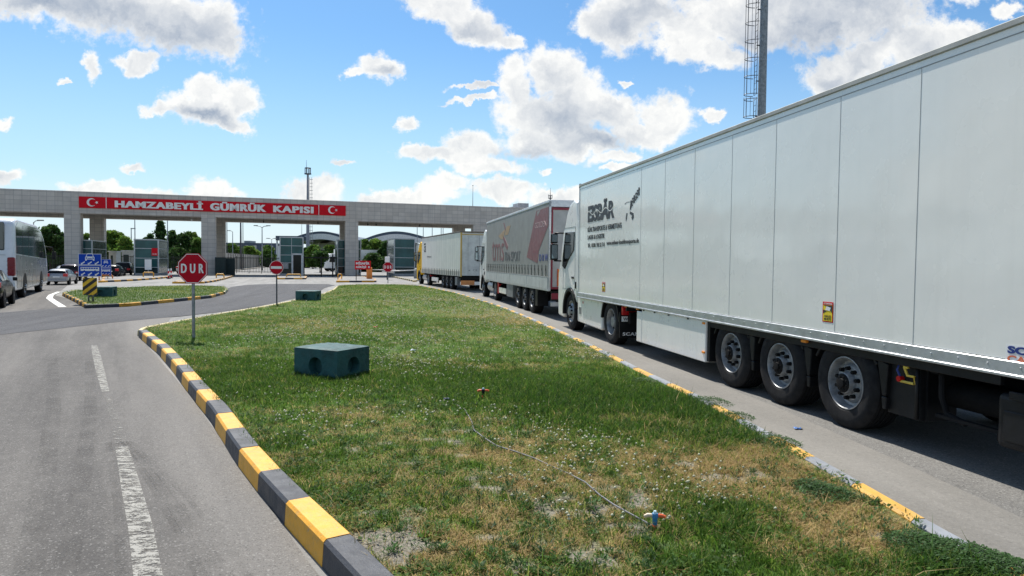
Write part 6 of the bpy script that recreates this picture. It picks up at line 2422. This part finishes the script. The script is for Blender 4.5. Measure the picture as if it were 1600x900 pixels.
Y = 170
xm, zt = PT(481, 267, Y)
o = thing('light_mast', 'slender far mast with a round lamp cage on top, seen above the banner', 'mast', (xm, Y, 0))
MB().cyl((0, 0, 0), (0, 0, zt - .6), .50, .24, n=12).build('pole', mat("mast_grey", (.20, .22, .26), .5), o)
mb = MB()
for z in (zt - .8, zt + .7):
    for k in range(12):
        a0_, a1_ = 2 * math.pi * k / 12, 2 * math.pi * (k + 1) / 12
        mb.cyl((.70 * math.cos(a0_), .70 * math.sin(a0_), z), (.70 * math.cos(a1_), .70 * math.sin(a1_), z), .09, n=5)
for k in range(8):
    a0_ = 2 * math.pi * k / 8
    mb.cyl((.70 * math.cos(a0_), .70 * math.sin(a0_), zt - .8), (.70 * math.cos(a0_), .70 * math.sin(a0_), zt + .7), .08, n=5)
mb.cyl((0, 0, zt - .85), (0, 0, zt - .65), .85, n=12)
mb.build('lamp_cage', M['darksteel'], o)
MB().cyl((-.35, 0, zt), (-.35, 0, PT(481, 250, Y)[1]), .07, .03, n=5).build('lightning_rod', M['darksteel'], o)
ld = MB()
for x_ in (.45, .95):
    ld.cyl((x_ + .25, 0, 1), (x_, 0, zt - 1.6), .05, n=4)
z = 2
while z < zt - 1.6:
    ld.box(.4, 1.2, -.05, .05, z, z + .10)
    z += .9
ld.build('ladder', M['steel'], o)


def lamp_post(lab, px, pyt, Y, arms, r=.11, m=None, arm=1.6, base=0):
    x, zt = PT(px, pyt, Y)
    o = thing('lamp_post', lab, 'lamp post', (x, Y, 0), 0, 'lamp posts beyond the gate')
    MB().cyl((0, 0, 0), (0, 0, zt), r * 1.3, r * .7, n=8).build('pole', m or M['steel'], o)
    mb = MB()
    for sx in arms:
        mb.tube([(0, 0, zt - .1), (sx * arm * .3, 0, zt + .15), (sx * arm, 0, zt + arm * .22)], r * .6, 5)
    if arms:
        mb.build('arm', m or M['steel'], o)
    for sx in arms:
        MB().box(sx * arm - .35, sx * arm + .35, -.12, .12, zt + arm * .22 - .04, zt + arm * .22 + .1).build('lamp_head', M['steel'], o)
    return o


lamp_post('double-armed lamp post rising behind the no entry sign', 409.5, 355, 120, (-1, 1), .10, arm=1.1)
lamp_post('short double-armed lamp post right of the tall double one', 424.5, 374, 150, (-1, 1), .08, arm=.8)
lamp_post('curved lamp post beside the second stone column', 324, 347.5, 100, (-1,), .09, arm=.9)
lamp_post('single-armed lamp post between the coach and the first stone column', 52.5, 347, 84, (1,), .08, arm=.85)
lamp_post('thin lamp post left of the booth with the red sticker', 205, 358, 110, (1, ), .09, arm=.3)
lamp_post('lamp post just left of the tall double-armed one', 363.5, 362, 140, (-1,), .09, arm=.8)
lamp_post('thin pole rising behind the left edge of the stickered booth', 210.5, 330, 95, (), .07)
lamp_post('thin pole rising behind the right edge of the stickered booth', 261.5, 330, 95, (), .07)
lamp_post('thick grey pole beyond the precast wall, right of the second column', 376, 330, 130, (), .17, M['darksteel'])
lamp_post('thin pole standing right beside the thick grey pole', 379.5, 330, 128, (), .07, M['darksteel'])
lamp_post('thin pole against the right edge of the second column', 354.5, 330, 128, (), .08, M['darksteel'])
lamp_post('thin post in front of the left arched canopy', 471.5, 350, 138, (), .06)
for px, lab in ((652, 'first of the thin poles above the larger canopy, farthest from the lorries'), (661.5, 'second thin pole above the larger canopy'), (675.5, 'thin pole above the yellow cab'), (689.5, 'first pole of the close pair above the cream trailer'), (692.5, 'second pole of the close pair above the cream trailer')):
    lamp_post(lab, px, 335, 125, (), .07)
x, zt = PT(738, 289, 96)
o = thing('lightning_rod', 'thin lightning rod standing up from the gate roof', 'rod', (*gw(gs(738, 6)[0], 6).xy, 8.702))
zt = PT(738, 289, gw(gs(738, 6)[0], 6).y)[1] - 8.702
MB().cyl((0, 0, 0), (0, 0, zt), .05, .02, n=6).cyl((0, 0, 0), (0, 0, .1), .2, n=8).build('rod', M['darksteel'], o)
MB().cyl((0, 0, zt - .12), (0, 0, zt), .09, .02, n=6).build('tip', M['darksteel'], o)
Y = 120
x, zt = PT(860, 296, Y)
o = thing('antenna_mast', 'dark antenna mast top showing above the grey trailer', 'mast', (x, Y, 0))
MB().cyl((0, 0, 0), (0, 0, zt - 1), .22, .12, n=8).cyl((0, 0, zt - 1), (0, 0, zt + .3), .05, .02, n=5).build('pole', M['darksteel'], o)
MB().box(-.35, .35, -.2, .2, zt - 1.6, zt - 1.5).box(-.35, -.28, -.2, .2, zt - 1.5, zt - .9).box(.28, .35, -.2, .2, zt - 1.5, zt - .9).box(-.3, .3, -.1, .1, zt - 1.1, zt - 1.02).build('lamp_cage', M['darksteel'], o)


# ------------------------------------------------------------------ trees
def leaf_mat(name, col):
    m = attr_mat(name, .7, .4)
    return m


M['leaf'] = leaf_mat("tree_leaf", None)


def tree(lab, pxc, pyt, wpx, Y, tone=(.05, .10, .022), kind='round', n=9000, zb=1.2, group='trees beyond the gate', seed=1, name='tree', cat='tree', leaf=.24):
    rs = np.random.RandomState(seed)
    x, zt = PT(pxc, pyt, Y)
    w = wpx * Y / F_PX / 2
    o = thing(name, lab, cat, (x, Y, 0), rs.uniform(0, 6), group)
    hc = zt - zb
    tr = MB()
    tr.tube([(0, 0, -.05), (.03, .02, zt * .35), (-.04, .03, zt * .65), (0, 0, zt * .92)], [max(.08, w * .11), w * .085, w * .05, w * .015], 8)
    nl = 9
    cl = []
    for i in range(nl):
        a = i * 2.4 + rs.uniform(-.3, .3)
        f = .25 + .6 * i / nl
        if kind == 'cone':
            reach = w * (1.05 - f) * 1.1
        else:
            reach = w * (.75 * math.sin(math.pi * min(1, f + .08)) + .1)
        z0 = zb * .6 + hc * f * .75
        p1 = (math.cos(a) * reach, math.sin(a) * reach, z0 + reach * .45)
        tr.tube([(0, 0, z0 * .85), (p1[0] * .5, p1[1] * .5, z0 + reach * .15), p1], [w * .035, w * .025, w * .01], 5)
    tr.build('trunk', M['bark'], o)
    # leaf clumps
    nc = 70
    C = []
    while len(C) < nc:
        u = rs.uniform(0, 1)
        if kind == 'cone':
            rad = w * (1 - u) ** .8 * (.75 + .35 * rs.uniform())
        elif kind == 'bush':
            rad = w * math.sqrt(max(0, 1 - u ** 2))
        elif kind == 'umbrella':
            rad = w * (1 if u > .55 else .25)
        else:
            rad = w * math.sqrt(max(.02, 1 - (2 * u - .85) ** 2 / 1.3))
        a = rs.uniform(0, 6.28)
        q = math.sqrt(rs.uniform(.05, 1))
        C.append((rad * q * math.cos(a), rad * q * math.sin(a), zb + hc * u * .97, rs.uniform(.55, 1.1) * w * (.40 if kind != 'cone' else .34)))
    C = np.array(C)
    k = rs.randint(0, nc, n)
    v = rs.normal(0, 1, (n, 3))
    v /= np.linalg.norm(v, axis=1)[:, None]
    rad = C[k, 3] * rs.uniform(.3, 1.0, n) ** .6 * np.where(rs.uniform(0, 1, n) < .12, 1.45, 1.0)
    P = C[k, :3] + v * rad[:, None] * np.array([1, 1, .8])
    P[:, 2] = np.clip(P[:, 2], .05, zt + .15)
    s = rs.uniform(.6, 1.3, n) * leaf
    d1 = rs.normal(0, 1, (n, 3))
    d1 /= np.linalg.norm(d1, axis=1)[:, None]
    d2 = np.cross(d1, rs.normal(0, 1, (n, 3)))
    d2 /= np.linalg.norm(d2, axis=1)[:, None]
    V = np.stack([P - d1 * s[:, None], P - d2 * s[:, None] * .55, P + d1 * s[:, None], P + d2 * s[:, None] * .55], 1).reshape(-1, 3)
    tone_c = rs.uniform(.6, 1.45, nc)
    col = np.array(tone) * (tone_c[k] * rs.uniform(.7, 1.3, n))[:, None]
    col[:, 0] *= rs.uniform(.8, 1.35, n)
    c = mesh_np('crown', V, np.arange(n * 4).reshape(n, 4), 4, np.repeat(col, 4, 0), M['leaf'])
    c.parent = o
    return o


DK, MD, LT = (.045, .100, .024), (.085, .165, .028), (.13, .23, .035)
tree('round leafy tree between the coach and the first stone column', 78, 353, 38, 96, DK, seed=1, zb=1.5)
tree('mid green tree between the coach roof and the first column', 66, 366, 30, 110, MD, seed=31, zb=.5)
tree('green tree behind the rear column, above the lane signs', 150, 366, 26, 118, MD, seed=32, zb=.5)
tree('bright green tree between the rear column and the stickered booth', 187, 365, 26, 120, LT, seed=33, zb=.5)
tree('tall green tree just left of the second stone column', 303, 364, 28, 122, LT, seed=34, kind='cone', zb=.4)
tree('low dark tree close to the first stone column', 96, 374, 24, 100, DK, seed=2, zb=.3, kind='bush')
tree('dark low tree behind the roof end of the coach', 62, 376, 30, 104, DK, seed=21, zb=.3, kind='bush')
tree('tree top peeping left of the rear column', 133, 366, 22, 110, LT, seed=3)
tree('bright green tree right of the rear column', 176, 362, 30, 112, LT, seed=4, zb=.8)
tree('bright green bushy tree next to the stickered booth', 196, 372, 30, 108, LT, seed=5, kind='bush', zb=.2)
tree('lower green tree behind the service hut', 160, 378, 26, 106, MD, seed=22, kind='bush', zb=.2)
tree('small tree peak just above the stickered booth roof', 233, 366, 18, 118, DK, seed=6)
tree('tall dark pointed tree right behind the stickered booth', 250, 345, 34, 115, DK, seed=7, kind='cone', zb=.6)
tree('dark pointed tree beside the tallest one', 270, 360, 34, 110, DK, seed=8, kind='cone', zb=.3)
tree('dark tree above the large stop sign', 286, 366, 28, 108, DK, seed=23, kind='bush', zb=.2)
tree('mid green pointed tree left of the second stone column', 294, 361, 34, 112, MD, seed=9, kind='cone', zb=.3)
tree('green bushy tree touching the second stone column', 311, 371, 26, 106, MD, seed=10, kind='bush', zb=.2)
tree('green tree above the precast wall near the second column', 363, 382, 30, 160, MD, seed=11, zb=1.0)
tree('bright green tree above the middle of the precast wall', 391, 386, 26, 170, LT, seed=12, zb=1.0)
tree('green tree above the precast wall behind the lamp post', 418, 384, 22, 180, MD, seed=13, zb=1.0)
tree('dark green shrub beside the no entry sign', 419, 399, 22, 170, DK, seed=14, kind='bush', zb=.1)
tree('leafy tree right behind the high mast', 489, 384, 24, 150, MD, seed=15, zb=.8)
tree('dark umbrella shaped tree beside the white lorry', 500, 394, 22, 105, DK, seed=16, kind='umbrella', zb=1.0, n=2600)
tree('green tree under the left canopy', 515, 384, 22, 185, MD, seed=17, zb=.8)
tree('low dark tree at the foot of the high mast', 478, 388, 14, 165, DK, seed=24, kind='bush', zb=.1)
tree('big green tree right of the third stone column', 572, 376, 26, 122, MD, seed=18, zb=.6)
tree('bright green tree in the middle of the right opening', 588, 374, 26, 124, LT, seed=19, zb=.6)
tree('dark tree close behind the lorry lane booth', 604, 377, 22, 120, DK, seed=20, zb=.4)
tree('low dark shrub under the three trees of the right opening', 585, 398, 46, 117, DK, seed=25, kind='bush', zb=.0, name='shrub', cat='shrub')
tree('dark hedge-like shrub behind the steel fence', 88, 394, 50, 102, DK, seed=26, kind='bush', zb=.0, name='shrub', cat='shrub')
tree('dark shrub between the stickered booth and the stop sign', 280, 390, 40, 104, DK, seed=27, kind='bush', zb=.0, name='shrub', cat='shrub')
# grass strip behind the swing gate
poly_obj('verge', [G(430, 418.5), G(478, 417.6), G(545, 416.2), G(552, 414.8), G(430, 414.5)], .06, mat("verge_turf", (.06, .12, .025), .95, var=.3, scale=.5))
# distant tree belt that closes the horizon
rs = np.random.RandomState(3)
n = 26000
a = rs.uniform(R(-44), R(44), n)
dd = rs.uniform(420, 480, n)
hh = (fbm(a * 40, dd * 0, 1.0, 7) * 7 + 1.5)
z = rs.uniform(0, 1, n) * hh
P = np.stack([np.sin(a) * dd, np.cos(a) * dd, z], 1)
s = rs.uniform(.8, 1.8, n)
d1 = rs.normal(0, 1, (n, 3))
d1 /= np.linalg.norm(d1, axis=1)[:, None]
d2 = np.cross(d1, rs.normal(0, 1, (n, 3)))
d2 /= np.linalg.norm(d2, axis=1)[:, None]
V = np.stack([P - d1 * s[:, None], P - d2 * s[:, None] * .7, P + d1 * s[:, None], P + d2 * s[:, None] * .7], 1).reshape(-1, 3)
tag(mesh_np('far_wood', V, np.arange(n * 4).reshape(n, 4), 4, np.repeat(np.array([.04, .075, .03]) * rs.uniform(.6, 1.4, (n, 1)), 4, 0), M['leaf']), 'distant belt of trees along the horizon', 'wood', kind='stuff')

# sweep: no unused leftovers
for me in list(bpy.data.meshes):
    if me.users == 0:
        bpy.data.meshes.remove(me)
